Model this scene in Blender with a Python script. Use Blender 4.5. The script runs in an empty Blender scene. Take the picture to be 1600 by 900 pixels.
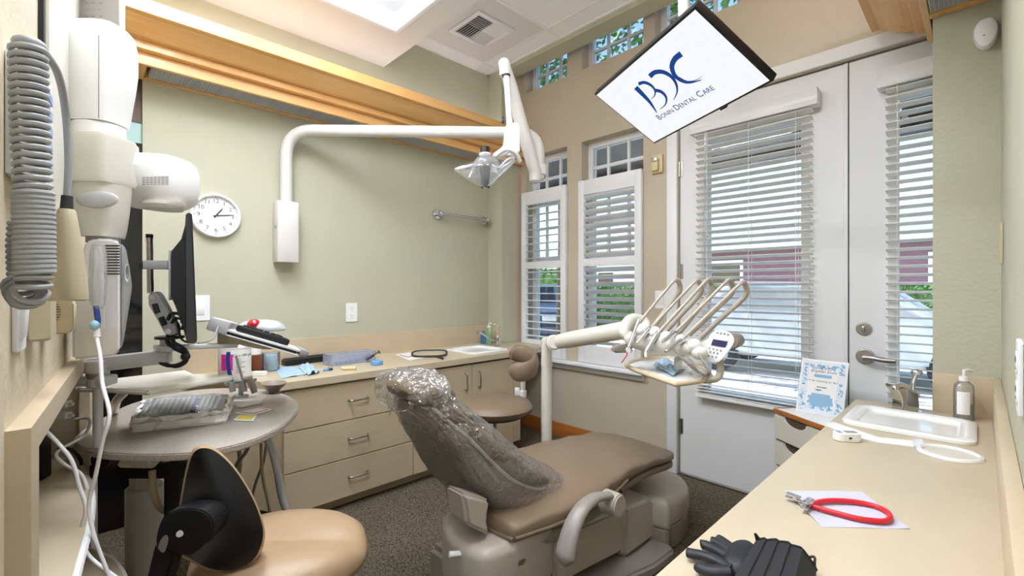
import bpy, bmesh, math, random
from mathutils import Vector, Matrix
PI = math.pi
LAMP, SCR, SKY, SUN, EXPO, UPLIGHT = 1.0, .575, .28, 5.2, .80, 4.5
rnd = random.Random(11)
scene = bpy.context.scene
COL = scene.collection
V = Vector

# ------------------------------------------------------------------ camera frame
TH = math.radians(45.95)
FW = V((-math.sin(TH), math.cos(TH), 0))
RT = V((math.cos(TH), math.sin(TH), 0))
UP = V((0, 0, 1))
CAM = V((0, 0, 1.25))
FPX = 711.11
def ray(px, py): return FW + RT*((px-800)/FPX) + UP*((450-py)/FPX)
def at(px, py, t): return CAM + ray(px, py)*t
def onX(px, py, X): d = ray(px, py); return CAM + d*(X/d.x)
def onY(px, py, Y): d = ray(px, py); return CAM + d*(Y/d.y)
def onZ(px, py, Z): d = ray(px, py); return CAM + d*((Z-1.25)/d.z)

# ------------------------------------------------------------------ mesh builder
def frame(o, x, y, z):
    m = Matrix.Identity(4)
    for i, a in enumerate((V(x), V(y), V(z))):
        for r in range(3): m[r][i] = a[r]
    for r in range(3): m[r][3] = o[r]
    return m
def fr_z(o, z, xhint=(1, 0, 0)):
    z = V(z).normalized(); x = V(xhint) - z*V(xhint).dot(z)
    if x.length < 1e-4: x = V((0, 1, 0)) - z*z.y
    x.normalize(); return frame(o, x, z.cross(x), z)
def rotz(a, o=(0, 0, 0)): return Matrix.Translation(V(o)) @ Matrix.Rotation(a, 4, 'Z')

WORLD = {}     # object name -> world location of its root
class MB:
    def __init__(s, M=None): s.bm = bmesh.new(); s.M = M
    def _merge(s, b2, M=None):
        if M is not None: bmesh.ops.transform(b2, matrix=M, verts=b2.verts)
        if s.M is not None: bmesh.ops.transform(b2, matrix=s.M, verts=b2.verts)
        me = bpy.data.meshes.new('tmp'); b2.to_mesh(me); b2.free(); s.bm.from_mesh(me); bpy.data.meshes.remove(me)
        return s
    def box(s, c, size, M=None, bev=0, seg=2):
        b = bmesh.new(); bmesh.ops.create_cube(b, size=1)
        bmesh.ops.scale(b, vec=V(size), verts=b.verts)
        if bev: bmesh.ops.bevel(b, geom=b.edges[:], offset=bev, segments=seg, affect='EDGES', profile=.5, clamp_overlap=True)
        bmesh.ops.translate(b, vec=V(c), verts=b.verts)
        return s._merge(b, M)
    def bx(s, x0, x1, y0, y1, z0, z1, bev=0, seg=2, M=None):
        return s.box(((x0+x1)/2, (y0+y1)/2, (z0+z1)/2), (abs(x1-x0), abs(y1-y0), abs(z1-z0)), M, bev, seg)
    def cyl(s, p0, p1, r0, r1=None, n=24, bev=0):
        p0, p1 = V(p0), V(p1); r1 = r0 if r1 is None else r1; L = (p1-p0).length
        b = bmesh.new(); bmesh.ops.create_cone(b, cap_ends=True, segments=n, radius1=r0, radius2=r1, depth=L)
        if bev:
            es = [e for e in b.edges if abs(e.verts[0].co.z-e.verts[1].co.z) < 1e-6]
            bmesh.ops.bevel(b, geom=es, offset=bev, segments=3, affect='EDGES', clamp_overlap=True)
        bmesh.ops.translate(b, vec=(0, 0, L/2), verts=b.verts)
        return s._merge(b, fr_z(p0, p1-p0))
    def rings(s, rings, closed=True, caps=True, M=None):
        b = bmesh.new(); vs = [[b.verts.new(V(p)) for p in r] for r in rings]; n = len(rings[0])
        for a, c in zip(vs, vs[1:]):
            for i in range(n if closed else n-1):
                j = (i+1) % n; b.faces.new((a[i], a[j], c[j], c[i]))
        if caps and closed:
            b.faces.new(vs[0][::-1]); b.faces.new(vs[-1])
        bmesh.ops.recalc_face_normals(b, faces=b.faces)
        return s._merge(b, M)
    def tube(s, pts, r, n=12, closed=False, flat=1.0, up=None):
        pts = [V(p) for p in pts]; m = len(pts)
        rr = (lambda k: r[k]) if isinstance(r, (list, tuple)) else (lambda k: r)
        tan = []
        for i in range(m):
            a = pts[(i-1) % m] if closed or i else pts[0]; c = pts[(i+1) % m] if closed or i < m-1 else pts[-1]
            t = c-a; tan.append(t.normalized() if t.length > 1e-9 else V((0, 0, 1)))
        u = V(up) if up else (V((0, 0, 1)) if abs(tan[0].z) < .9 else V((1, 0, 0)))
        out = []
        for i in range(m):
            u = V(up) if up else u
            u = (u - tan[i]*u.dot(tan[i])); u.normalize(); w = tan[i].cross(u)
            out.append([pts[i] + (u*math.cos(2*PI*k/n)*flat + w*math.sin(2*PI*k/n))*rr(i) for k in range(n)])
        if closed: out.append(out[0]); return s.rings(out, caps=False)
        return s.rings(out)
    def lathe(s, prof, M=None, n=40, sx=1, sy=1):
        return s.rings([[(r*sx*math.cos(2*PI*k/n), r*sy*math.sin(2*PI*k/n), h) for k in range(n)] for r, h in prof], M=M)
    def prism(s, poly, vec, bev=0, seg=2, M=None):
        b = bmesh.new(); f = b.faces.new([b.verts.new(V(p)) for p in poly])
        r = bmesh.ops.extrude_face_region(b, geom=[f])
        bmesh.ops.translate(b, vec=V(vec), verts=[e for e in r['geom'] if isinstance(e, bmesh.types.BMVert)])
        bmesh.ops.recalc_face_normals(b, faces=b.faces)
        if bev: bmesh.ops.bevel(b, geom=b.edges[:], offset=bev, segments=seg, affect='EDGES', clamp_overlap=True)
        return s._merge(b, M)
    def ell(s, c, rad, M=None, n=24):
        b = bmesh.new(); bmesh.ops.create_uvsphere(b, u_segments=n, v_segments=max(8, n//2), radius=1)
        bmesh.ops.scale(b, vec=V(rad) if not isinstance(rad, (int, float)) else V((rad,)*3), verts=b.verts)
        return s._merge(b, Matrix.Translation(V(c)) @ (M.to_4x4() if M else Matrix.Identity(4)))
    def grid(s, fn, nu, nv, th=0):
        b = bmesh.new(); vs = [[b.verts.new(V(fn(i/nu, j/nv))) for j in range(nv+1)] for i in range(nu+1)]
        for i in range(nu):
            for j in range(nv): b.faces.new((vs[i][j], vs[i+1][j], vs[i+1][j+1], vs[i][j+1]))
        if th:
            bmesh.ops.recalc_face_normals(b, faces=b.faces)
            bmesh.ops.solidify(b, geom=b.faces[:], thickness=th)
        return s._merge(b)
    def build(s, name, mat, parent=None, smooth=38, sub=0):
        me = bpy.data.meshes.new(name)
        base = WORLD.get(parent.name, V((0, 0, 0))) if parent else V((0, 0, 0))
        if parent: bmesh.ops.translate(s.bm, vec=-base, verts=s.bm.verts)
        else:
            # origin of a one-mesh thing: the middle of its foot
            vs = s.bm.verts
            if len(vs):
                lo = V((min(v.co.x for v in vs), min(v.co.y for v in vs), min(v.co.z for v in vs)))
                hi = V((max(v.co.x for v in vs), max(v.co.y for v in vs), max(v.co.z for v in vs)))
                base = V(((lo.x+hi.x)/2, (lo.y+hi.y)/2, lo.z)); bmesh.ops.translate(s.bm, vec=-base, verts=vs)
        s.bm.to_mesh(me); s.bm.free()
        o = bpy.data.objects.new(name, me); COL.objects.link(o)
        if parent: o.parent = parent
        else: o.location = base
        WORLD[o.name] = base
        me.materials.append(mat)
        if smooth:
            me.polygons.foreach_set('use_smooth', [True]*len(me.polygons)); me.set_sharp_from_angle(angle=math.radians(smooth))
        if sub:
            md = o.modifiers.new('sub', 'SUBSURF'); md.levels = sub; md.render_levels = sub
        return o
def tag(o, label=None, cat=None, group=None, kind=None):
    if label: o['label'] = label
    if cat: o['category'] = cat
    if group: o['group'] = group
    if kind: o['kind'] = kind
    return o
def thing(name, label, cat, loc, group=None):
    o = bpy.data.objects.new(name, None); o.empty_display_size = .05
    COL.objects.link(o); o.location = V(loc); WORLD[o.name] = V(loc)
    return tag(o, label, cat, group)
def struct(o): o['kind'] = 'structure'; return o
def copy_tree(o, loc=None, rz=None, label=None, parent=None):
    c = o.copy(); COL.objects.link(c)
    if parent: c.parent = parent
    if loc is not None: c.location = V(loc); WORLD[c.name] = V(loc)
    if rz is not None: c.rotation_euler.z = rz
    if label: c['label'] = label
    for ch in o.children: copy_tree(ch, parent=c)
    return c
def bez(ctrl, n=8, closed=False):
    """Catmull-Rom through the control points."""
    P = [V(p) for p in ctrl]; out = []; m = len(P)
    for i in range(m if closed else m-1):
        g = (lambda k: P[k % m]) if closed else (lambda k: P[min(max(k, 0), m-1)])
        p0, p1, p2, p3 = g(i-1), g(i), g(i+1), g(i+2)
        for k in range(n):
            t = k/n
            out.append(.5*((2*p1)+(p2-p0)*t+(2*p0-5*p1+4*p2-p3)*t*t+(3*p1-p0-3*p2+p3)*t**3))
    if not closed: out.append(P[-1])
    return out
def arc_path(pts, r, n=6):
    """Polyline with rounded corners."""
    P = [V(p) for p in pts]; out = [P[0]]
    for a, b, c in zip(P, P[1:], P[2:]):
        u, w = (a-b), (c-b); d = min(r, u.length*.49, w.length*.49); p, q = b+u.normalized()*d, b+w.normalized()*d
        for k in range(n+1):
            t = k/n; out.append(p*(1-t)**2 + b*2*t*(1-t) + q*t*t)
    return out+[P[-1]]
def rrect(w, h, r, n=5):
    out = []
    for cx, cy, a0 in ((w/2-r, h/2-r, 0), (-w/2+r, h/2-r, 90), (-w/2+r, -h/2+r, 180), (w/2-r, -h/2+r, 270)):
        for k in range(n+1):
            a = math.radians(a0+90*k/n); out.append((cx+r*math.cos(a), cy+r*math.sin(a), 0))
    return out
def soft_slab(mb, outline, z0, z1, r, k=5):
    """Upright slab with rounded top and bottom edges from a plan outline."""
    c = sum((V((x, y, 0)) for x, y in outline), V())/len(outline); P = bez([V((x, y, 0)) for x, y in outline], 4, True); R_ = max((p-c).length for p in P)
    rg = []
    for i in range(k+1):
        a = PI/2*i/k; rg.append((r*(1-math.sin(a)), z0+r*.6*(1-math.cos(a))))
    for i in range(k+1):
        a = PI/2*i/k; rg.append((r*(1-math.cos(a)), z1-r*(1-math.sin(a))))
    return mb.rings([[V((p.x, p.y, z))-(p-c).normalized()*ins for p in P] for ins, z in rg])
def text_mb(txt, M, size, ext=.0004, align='CENTER', mb=None, sx=1, shear=0):
    cu = bpy.data.curves.new('t', 'FONT'); cu.body = txt; cu.size = size; cu.align_x = align; cu.align_y = 'CENTER'
    cu.extrude = ext; cu.shear = shear; cu.resolution_u = 3
    o = bpy.data.objects.new('t', cu); COL.objects.link(o)
    dg = bpy.context.evaluated_depsgraph_get(); dg.update()
    me = bpy.data.meshes.new_from_object(o.evaluated_get(dg))
    b = bmesh.new(); b.from_mesh(me); bpy.data.meshes.remove(me)
    bpy.data.objects.remove(o); bpy.data.curves.remove(cu)
    mb = mb or MB()
    bmesh.ops.scale(b, vec=(sx, 1, 1), verts=b.verts)
    return mb._merge(b, M)

# ------------------------------------------------------------------ materials
def lin(c):
    if isinstance(c, str): c = [int(c[i:i+2], 16)/255 for i in (0, 2, 4)]
    return [x/12.92 if x <= .04045 else ((x+.055)/1.055)**2.4 for x in c] + [1]
def setin(n, **kw):
    for k, v in kw.items():
        k = k.replace('_', ' ')
        if k in n.inputs: n.inputs[k].default_value = v
def mat(name, col, rough=.5, metal=0, var=0, vscale=8, stretch=(1, 1, 1), bump=0, bscale=200, spec=.5, emit=0, alpha=1, trans=0, coat=0, col2=None, detail=3, sheen=0):
    m = bpy.data.materials.new(name); m.use_nodes = True; nt = m.node_tree; p = nt.nodes['Principled BSDF']
    setin(p, Base_Color=lin(col), Roughness=rough, Metallic=metal, Alpha=alpha, Transmission_Weight=trans, Coat_Weight=coat, Sheen_Weight=sheen)
    setin(p, Specular_IOR_Level=spec)
    if emit: setin(p, Emission_Color=lin(col), Emission_Strength=emit)
    tc = nt.nodes.new('ShaderNodeTexCoord'); mp = nt.nodes.new('ShaderNodeMapping'); mp.inputs['Scale'].default_value = stretch
    nt.links.new(tc.outputs['Object'], mp.inputs['Vector'])
    if var or col2:
        nz = nt.nodes.new('ShaderNodeTexNoise'); setin(nz, Scale=vscale, Detail=detail, Roughness=.6)
        nt.links.new(mp.outputs['Vector'], nz.inputs['Vector'])
        rp = nt.nodes.new('ShaderNodeValToRGB'); c = lin(col); c2 = lin(col2) if col2 else [x*(1-var) for x in c[:3]]+[1]
        c1 = c if col2 else [min(1, x*(1+var*.6)) for x in c[:3]]+[1]
        rp.color_ramp.elements[0].position = .33; rp.color_ramp.elements[1].position = .67
        rp.color_ramp.elements[0].color = c2; rp.color_ramp.elements[1].color = c1
        nt.links.new(nz.outputs['Fac'], rp.inputs['Fac']); nt.links.new(rp.outputs['Color'], p.inputs['Base Color'])
    if bump:
        nb = nt.nodes.new('ShaderNodeTexNoise'); setin(nb, Scale=bscale, Detail=3)
        nt.links.new(mp.outputs['Vector'], nb.inputs['Vector'])
        bp = nt.nodes.new('ShaderNodeBump'); setin(bp, Strength=bump, Distance=.004)
        nt.links.new(nb.outputs['Fac'], bp.inputs['Height']); nt.links.new(bp.outputs['Normal'], p.inputs['Normal'])
    return m
def glassy(name, tint='ffffff', gloss=.1, rough=.03, bump=0, bscale=30, body=0, bodycol='ffffff', fres=.8):
    """Thin clear sheet: transparent + reflection (+ a little milky body)."""
    m = bpy.data.materials.new(name); m.use_nodes = True; nt = m.node_tree; nt.nodes.clear()
    out = nt.nodes.new('ShaderNodeOutputMaterial'); tr = nt.nodes.new('ShaderNodeBsdfTransparent'); tr.inputs[0].default_value = lin(tint)
    gl = nt.nodes.new('ShaderNodeBsdfGlossy'); setin(gl, Roughness=rough)
    mx = nt.nodes.new('ShaderNodeMixShader')
    lw = nt.nodes.new('ShaderNodeLayerWeight'); setin(lw, Blend=.25)
    ma = nt.nodes.new('ShaderNodeMath'); ma.operation = 'MULTIPLY_ADD'; ma.inputs[1].default_value = fres; ma.inputs[2].default_value = gloss; ma.use_clamp = True
    nt.links.new(lw.outputs['Fresnel'], ma.inputs[0]); nt.links.new(ma.outputs[0], mx.inputs[0])
    src = tr
    if body:
        df = nt.nodes.new('ShaderNodeBsdfDiffuse'); df.inputs[0].default_value = lin(bodycol)
        m2 = nt.nodes.new('ShaderNodeMixShader'); m2.inputs[0].default_value = body
        nt.links.new(tr.outputs[0], m2.inputs[1]); nt.links.new(df.outputs[0], m2.inputs[2]); src = m2
    nt.links.new(src.outputs[0], mx.inputs[1]); nt.links.new(gl.outputs[0], mx.inputs[2])
    if bump:
        tc = nt.nodes.new('ShaderNodeTexCoord'); nb = nt.nodes.new('ShaderNodeTexNoise'); setin(nb, Scale=bscale, Detail=2, Distortion=1.5)
        nt.links.new(tc.outputs['Object'], nb.inputs['Vector']); bp = nt.nodes.new('ShaderNodeBump'); setin(bp, Strength=bump, Distance=.02)
        nt.links.new(nb.outputs['Fac'], bp.inputs['Height']); nt.links.new(bp.outputs['Normal'], gl.inputs['Normal']); nt.links.new(bp.outputs['Normal'], lw.inputs['Normal'])
    nt.links.new(mx.outputs[0], out.inputs[0])
    return m
def glow(name, col, k):
    m = bpy.data.materials.new(name); m.use_nodes = True; nt = m.node_tree; nt.nodes.clear()
    out = nt.nodes.new('ShaderNodeOutputMaterial'); e = nt.nodes.new('ShaderNodeEmission'); e.inputs[0].default_value = lin(col); e.inputs[1].default_value = k
    nt.links.new(e.outputs[0], out.inputs[0]); return m

M = {}
M['green'] = mat('wall_green', 'b9b8a2', .75, bump=.12, bscale=120, var=.03, vscale=3)
M['green_tex'] = mat('wall_green_textured', 'b9b8a2', .7, bump=.5, bscale=70, var=.03, vscale=3)
M['tan'] = mat('wall_tan', 'c2b7a3', .75, bump=.1, bscale=120, var=.03, vscale=3)
M['cream'] = mat('wall_cream', 'd3c7ae', .75, bump=.5, bscale=60, var=.03)
M['ceil'] = mat('ceiling_tile', 'f6f6f5', .9, bump=.15, bscale=250)
M['ceil_beige'] = mat('ceiling_drop', 'e0deda', .85, bump=.05)
M['white'] = mat('white_paint', 'eceef0', .45)
M['white_door'] = mat('white_door', 'e4e5e6', .42)
M['offwhite'] = mat('white_plastic', 'f0f0ef', .35)
M['putty'] = mat('putty_plastic', 'd8d4c8', .38)
M['putty_d'] = mat('putty_dark', 'b5a98f', .4)
M['pipe'] = mat('pipe_white', 'd3d1cc', .32)
M['lam'] = mat('laminate_beige', 'c8b79a', .38, var=.09, vscale=5, detail=5, stretch=(1, .5, 1))
M['lam_top'] = mat('laminate_top', 'c6b89d', .33, var=.08, vscale=3, detail=5, stretch=(1.5, .5, 1))
M['lam_dark'] = mat('reveal_shadow_gap', '4a3a2a', .8)
M['maple'] = mat('maple', 'e6b87a', .38, col2='d8a460', vscale=2.2, stretch=(6, .35, 9), detail=4, coat=.15)
M['wood_dark'] = mat('stained_wood', '5a4636', .5, var=.25, vscale=4, stretch=(6, 6, .5))
M['wood_base'] = mat('wood_baseboard', 'a9672b', .4, var=.2, vscale=3, stretch=(.6, 8, 8))
M['granite'] = mat('speckled_stone', 'bcb3a9', .28, col2='978d84', vscale=240, detail=2)
M['taupe'] = mat('taupe_vinyl', '7e6c58', .42, bump=.06, bscale=300, spec=.4)
M['taupe_soft'] = mat('taupe_vinyl_soft', '7f6d58', .40, bump=.55, bscale=11, spec=.4, stretch=(1, .6, 1))
M['taupe_d'] = mat('taupe_vinyl_dark', '75644f', .42)
M['chairpl'] = mat('chair_plastic', 'b3aa9d', .35)
M['chairpl_d'] = mat('chair_plastic_dark', '8b8074', .4)
M['grey_arm'] = mat('armrest_grey', '928b84', .38)
M['tanseat'] = mat('tan_vinyl', 'ab9070', .42, bump=.05, bscale=300)
M['black'] = mat('black_plastic', '141416', .4)
M['black_s'] = mat('black_shell', '0d0d0f', .3)
M['blackrub'] = mat('black_rubber', '26282b', .65)
M['glove'] = mat('nitrile_black', '181a1f', .55, bump=.15, bscale=90)
M['mask'] = mat('mask_fabric', '202123', .85, bump=.1, bscale=500)
M['charcoal'] = mat('charcoal', '33363b', .5)
M['chrome'] = mat('chrome', 'd8dadc', .12, metal=1)
M['nickel'] = mat('brushed_nickel', 'b4b0aa', .3, metal=1)
M['alu'] = mat('painted_aluminium', 'c6c8ca', .4, metal=.25)
M['grey'] = mat('grey_plastic', '8d8d8a', .45)
M['greycord'] = mat('grey_cord', 'a9acae', .45)
M['whitecord'] = mat('white_cord', 'eaeaea', .45)
M['blackcord'] = mat('black_cord', '131315', .45)
M['red'] = mat('red_rubber', 'd21f2c', .35)
M['redball'] = mat('red_ball', 'b5101c', .12, coat=.6)
M['blue_paper'] = mat('blue_bib', 'a9c6da', .8, var=.08, vscale=20)
M['lav_paper'] = mat('lavender_paper', 'c6c6d6', .85, var=.03, vscale=15)
M['paper'] = mat('paper_white', 'f2f2f0', .8)
M['porcelain'] = mat('porcelain', 'f3f3f1', .15, coat=.3)
M['blue'] = mat('blue_plastic', '6d9fd6', .3)
M['navy'] = mat('navy_plastic', '1d3f8a', .35)
M['teal'] = mat('light_blue_gel', '9ccbe0', .3)
M['magenta'] = mat('magenta_print', 'd61f96', .5)
M['ink'] = mat('ink_black', '25262a', .6)
M['inkgrey'] = mat('ink_grey', '8a8c92', .7)
M['logo'] = mat('logo_blue', '24478c', .5)
M['brown'] = mat('brown_bottle', '6b3a22', .25)
M['cream_pl'] = mat('cream_plastic', 'd8c79a', .5)
M['yellow'] = mat('yellow_print', 'e6d63c', .5)
M['beige_h'] = mat('beige_handset', 'c4b99c', .45, bump=.04)
M['clear'] = glassy('clear_plastic', 'f4f6f8', .08, .08, body=.12)
M['clear_l'] = glassy('clear_lamp_shield', 'f2f4f8', .10, .06, body=.14)
M['film'] = glassy('plastic_film', 'fafafa', .21, .13, bump=1.0, bscale=19, body=.06, bodycol='f8f8f8', fres=.25)
M['film2'] = glassy('plastic_bag', 'f4f5f6', .10, .12, bump=.4, bscale=18, body=.25, bodycol='dcdee0', fres=.4)
M['clear_box'] = glassy('clear_box', 'f4f6fb', .05, .1, body=.22, bodycol='dfe6f2', fres=.25)
M['glass'] = glassy('window_glass', 'f4f8f8', .02, .01)
M['tank'] = mat('dark_glass', '0a0a0b', .06, spec=.6)
M['teal_reflection'] = mat('painted_teal_reflection', '9fc4bd', .3)  # flat teal colour painted in place of a light reflection
M['carpet'] = None
M['slat'] = mat('blind_slat', 'f3f3ef', .4)
M['steel'] = mat('louver_metal', 'd6d8d8', .35, metal=.15)
M['dark_pane'] = mat('dark_outside', '3a3c3e', .5)

# ================================================================== ROOM
XL, XR, YW, H, HD = -3.1, .05, 2.94, 3.17, 2.895
def carpet():
    m = bpy.data.materials.new('carpet'); m.use_nodes = True; nt = m.node_tree; p = nt.nodes['Principled BSDF']
    tc = nt.nodes.new('ShaderNodeTexCoord'); mp = nt.nodes.new('ShaderNodeMapping')
    mp.inputs['Rotation'].default_value = (0, 0, .785); mp.inputs['Scale'].default_value = (60, 130, 60)
    nt.links.new(tc.outputs['Object'], mp.inputs[0])
    vo = nt.nodes.new('ShaderNodeTexVoronoi'); setin(vo, Scale=1.0, Randomness=.55); nt.links.new(mp.outputs[0], vo.inputs['Vector'])
    nz = nt.nodes.new('ShaderNodeTexNoise'); setin(nz, Scale=90, Detail=3); nt.links.new(tc.outputs['Object'], nz.inputs['Vector'])
    r = nt.nodes.new('ShaderNodeValToRGB'); r.color_ramp.elements[0].color = lin('7b715f'); r.color_ramp.elements[1].color = lin('3a3329')
    r.color_ramp.elements[0].position = .1; r.color_ramp.elements[1].position = .75
    ad = nt.nodes.new('ShaderNodeMath'); ad.operation = 'MULTIPLY_ADD'; ad.inputs[1].default_value = .75
    nt.links.new(vo.outputs['Distance'], ad.inputs[0]); 
    sb = nt.nodes.new('ShaderNodeMath'); sb.operation = 'MULTIPLY_ADD'; sb.inputs[1].default_value = .9; sb.inputs[2].default_value = -.38
    nt.links.new(nz.outputs['Fac'], sb.inputs[0]); nt.links.new(sb.outputs[0], ad.inputs[2])
    nt.links.new(ad.outputs[0], r.inputs[0]); nt.links.new(r.outputs[0], p.inputs['Base Color'])
    b = nt.nodes.new('ShaderNodeBump'); setin(b, Strength=.7, Distance=.006); b.invert = True
    nt.links.new(ad.outputs[0], b.inputs['Height']); nt.links.new(b.outputs[0], p.inputs['Normal']); setin(p, Roughness=.95, Specular_IOR_Level=.1)
    return m
M['carpet'] = carpet()
struct(MB().bx(-5.2, 1.3, -2, 3.1, -.1, 0).build('floor', M['carpet'], smooth=0))

# left wall, its pilaster and the beam under the ceiling
struct(MB().bx(XL-.1, XL, .27, 3.1, 0, 3.7).build('wall_left', M['green'], smooth=0))
struct(MB().bx(XL, -2.92, 2.70, 2.85, 0, H).build('wall_pilaster_left', M['green'], smooth=0))
struct(MB().bx(XL, -2.92, 2.85, YW, 0, 3.7).build('wall_pilaster_back', M['tan'], smooth=0))
struct(MB().bx(-2.92, XR, 2.70, 2.85, 3.127, H).build('trim_1', M['green'], smooth=0))      # beam
struct(MB().bx(-.142, XR, 2.54, YW-.06, 0, H-.01).build('wall_pilaster_right', M['green_tex'], smooth=0))
struct(MB().bx(XR, XR+.12, .33, 3.1, 0, 3.7).build('wall_right', M['green_tex'], smooth=0))

# window wall with real openings
LOWW = [(-2.86, -2.385), (-2.235, -1.688)]
CLER = [(-2.86, -2.385), (-2.235, -1.688), (-1.60, -1.034), (-.88, -.35)]
ZS, ZT = .66, 2.42
holes = [(a, b, ZS, ZT) for a, b in LOWW] + [(a, b, 3.0, 3.5) for a, b in CLER] + [(-1.425, .46, -.01, 2.45)]
def holed(mb, x0, x1, z0, z1, y0, y1, hs):
    xs = sorted({x0, x1, *[h[0] for h in hs], *[h[1] for h in hs]}); zs = sorted({z0, z1, *[h[2] for h in hs], *[h[3] for h in hs]})
    xs = [x for x in xs if x0 <= x <= x1]; zs = [z for z in zs if z0 <= z <= z1]
    for a, b in zip(xs, xs[1:]):
        for c, d in zip(zs, zs[1:]):
            mx, mz = (a+b)/2, (c+d)/2
            if not any(h[0] < mx < h[1] and h[2] < mz < h[3] for h in hs): mb.bx(a, b, y0, y1, c, d)
    return mb
struct(holed(MB(), XL, 1.2, 0, 3.7, YW, 3.10, holes).build('wall_back', M['tan'], smooth=0))

def window(n, x0, x1, z0, z1, cols, rowz, y=3.03, sash=True):
    f = MB(); w = .045
    for a, b, c, d in ((x0, x0+w, z0, z1), (x1-w, x1, z0, z1), (x0+w, x1-w, z1-w, z1), (x0+w, x1-w, z0, z0+w)): f.bx(a, b, y, y+.05, c, d)
    o = struct(f.build('window_%d' % n, M['white'], smooth=0))
    m = MB()
    for k in range(1, cols): 
        x = x0+(x1-x0)*k/cols; m.bx(x-.011, x+.011, y+.012, y+.03, (rowz[-1][0] if sash else z0), z1-w)
    for z, th in rowz: m.bx(x0+w, x1-w, y+.01, y+.035, z-th, z+th)
    m.build('glazing_bar', M['white'], o, smooth=0)
    MB().bx(x0+w, x1-w, y+.018, y+.024, z0+w, z1-w).build('pane', M['glass'], o, smooth=0)
    return o
for i, (a, b) in enumerate(LOWW): window(i+1, a, b, ZS, ZT, 3, [(2.22, .011), (2.0, .011), (1.78, .011), (1.5, .025)])
for i, (a, b) in enumerate(CLER): window(i+3, a, b, 3.0, 3.5, 3, [(3.16, .009), (3.33, .009)], sash=False)
# sill board over both windows, with its apron
s = MB(); s.bx(-2.92, -1.66, 2.865, YW, .632, .660, .006); s.bx(-2.92, -1.68, 2.915, YW, .585, .632, .004)
struct(s.build('trim_2', M['white'], smooth=30))
for a, b in LOWW: pass
struct(MB().bx(-2.92, -1.50, 2.922, YW, 0, .125, .004).build('baseboard_back', M['wood_base']))

# ceilings
struct(MB().bx(XL, 1.3, 1.67, 2.85, H, H+.05).bx(XL, 1.3, 2.85, 3.1, 3.7, 3.75).build('ceiling', M['ceil'], smooth=0))
TROF = [(-2.60, -1.38, .875, 1.485), (-1.0, -.4, .05, 1.27), (-2.6, -1.38, -1.2, -.5), (-1.0, .9, -1.7, -.9), (-2.58, -1.36, .10, .69)]  # only the long troffer over the cornice is visible; others are added unseen lights
dc = MB()
xs = sorted({-5.2, 1.3, *[v for t in TROF for v in t[:2]]}); ys = sorted({-2, 1.67, *[v for t in TROF for v in t[2:]]})
for a, b in zip(xs, xs[1:]):
    for c, d in zip(ys, ys[1:]):
        if not any(t[0] < (a+b)/2 < t[1] and t[2] < (c+d)/2 < t[3] for t in TROF): dc.bx(a, b, c, d, HD, H+.05)
struct(dc.build('ceiling_drop', M['ceil_beige'], smooth=0))
struct(MB().bx(-5.3, 1.4, -2.1, 3.16, 3.76, 3.95).build('ceiling_roof', M['ceil_beige'], smooth=0))
g = MB()
for x in (-2.95, -2.24, -1.53, -.82, -.11): g.bx(x-.011, x+.011, 1.67, 2.70, H-.008, H)
for y in (2.53, 1.83): g.bx(XL, XR, y-.011, y+.011, H-.0079, H+.0001)
g.bx(XL, XR, 2.68, 2.70, H-.0078, H); g.bx(XL, XL+.02, 1.67, 2.70, H-.0078, H)
struct(g.build('trim_3', M['offwhite'], smooth=0))
struct(MB().bx(-2.94, -2.25, 1.84, 2.52, H-.004, H).build('ceiling_panel', M['ceil_beige'], smooth=0))

TL = ['long recessed fluorescent troffer in the dropped ceiling above the wood cornice', 'added unseen troffer for room light above the sink counter', 'added unseen troffer for room light by the entrance', 'added unseen troffer for fill light in the hall behind the entrance', 'added unseen troffer for room light above the stone-top table']
LENS = [glow('lamp_lens', 'eef4ff', LAMP*k) for k in (4.5, 20.0, 14.0, 12.0, 25.0)]
for i, (a, b, c, d) in enumerate(TROF):
    t = thing('ceiling_light', TL[i], 'ceiling light', ((a+b)/2, (c+d)/2, HD), 'recessed ceiling troffers')
    f = MB(); w = .022
    for q in ((a-w, a+.004, c-w, d+w), (b-.004, b+w, c-w, d+w), (a, b, c-w, c+.004), (a, b, d-.004, d+w)): f.bx(*q, HD-.012, HD+.002, .003)
    f.build('frame', M['white'], t)
    p = MB(); z = HD+.11
    p.bx(a, b, c, d, z, z+.005)
    for q in ((a, a+.004, c, d), (b-.004, b, c, d), (a, b, c, c+.004), (a, b, d-.004, d)): p.bx(*q, HD, z)
    p.build('housing', M['white'], t, smooth=0)
    l = MB(); long_x = (b-a) > (d-c); m_ = (c+d)/2 if long_x else (a+b)/2; L0, L1 = (a+.1, b-.1) if long_x else (c+.1, d-.1)
    prof = [(math.cos(PI+PI*k/14)*.16, math.sin(PI+PI*k/14)*.07) for k in range(15)]
    rg = []
    for e in (L0, L1): rg.append([((e, m_+u, z-.002+v) if long_x else (m_+u, e, z-.002+v)) for u, v in prof])
    l.rings(rg).build('lens', LENS[i], t)

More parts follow.
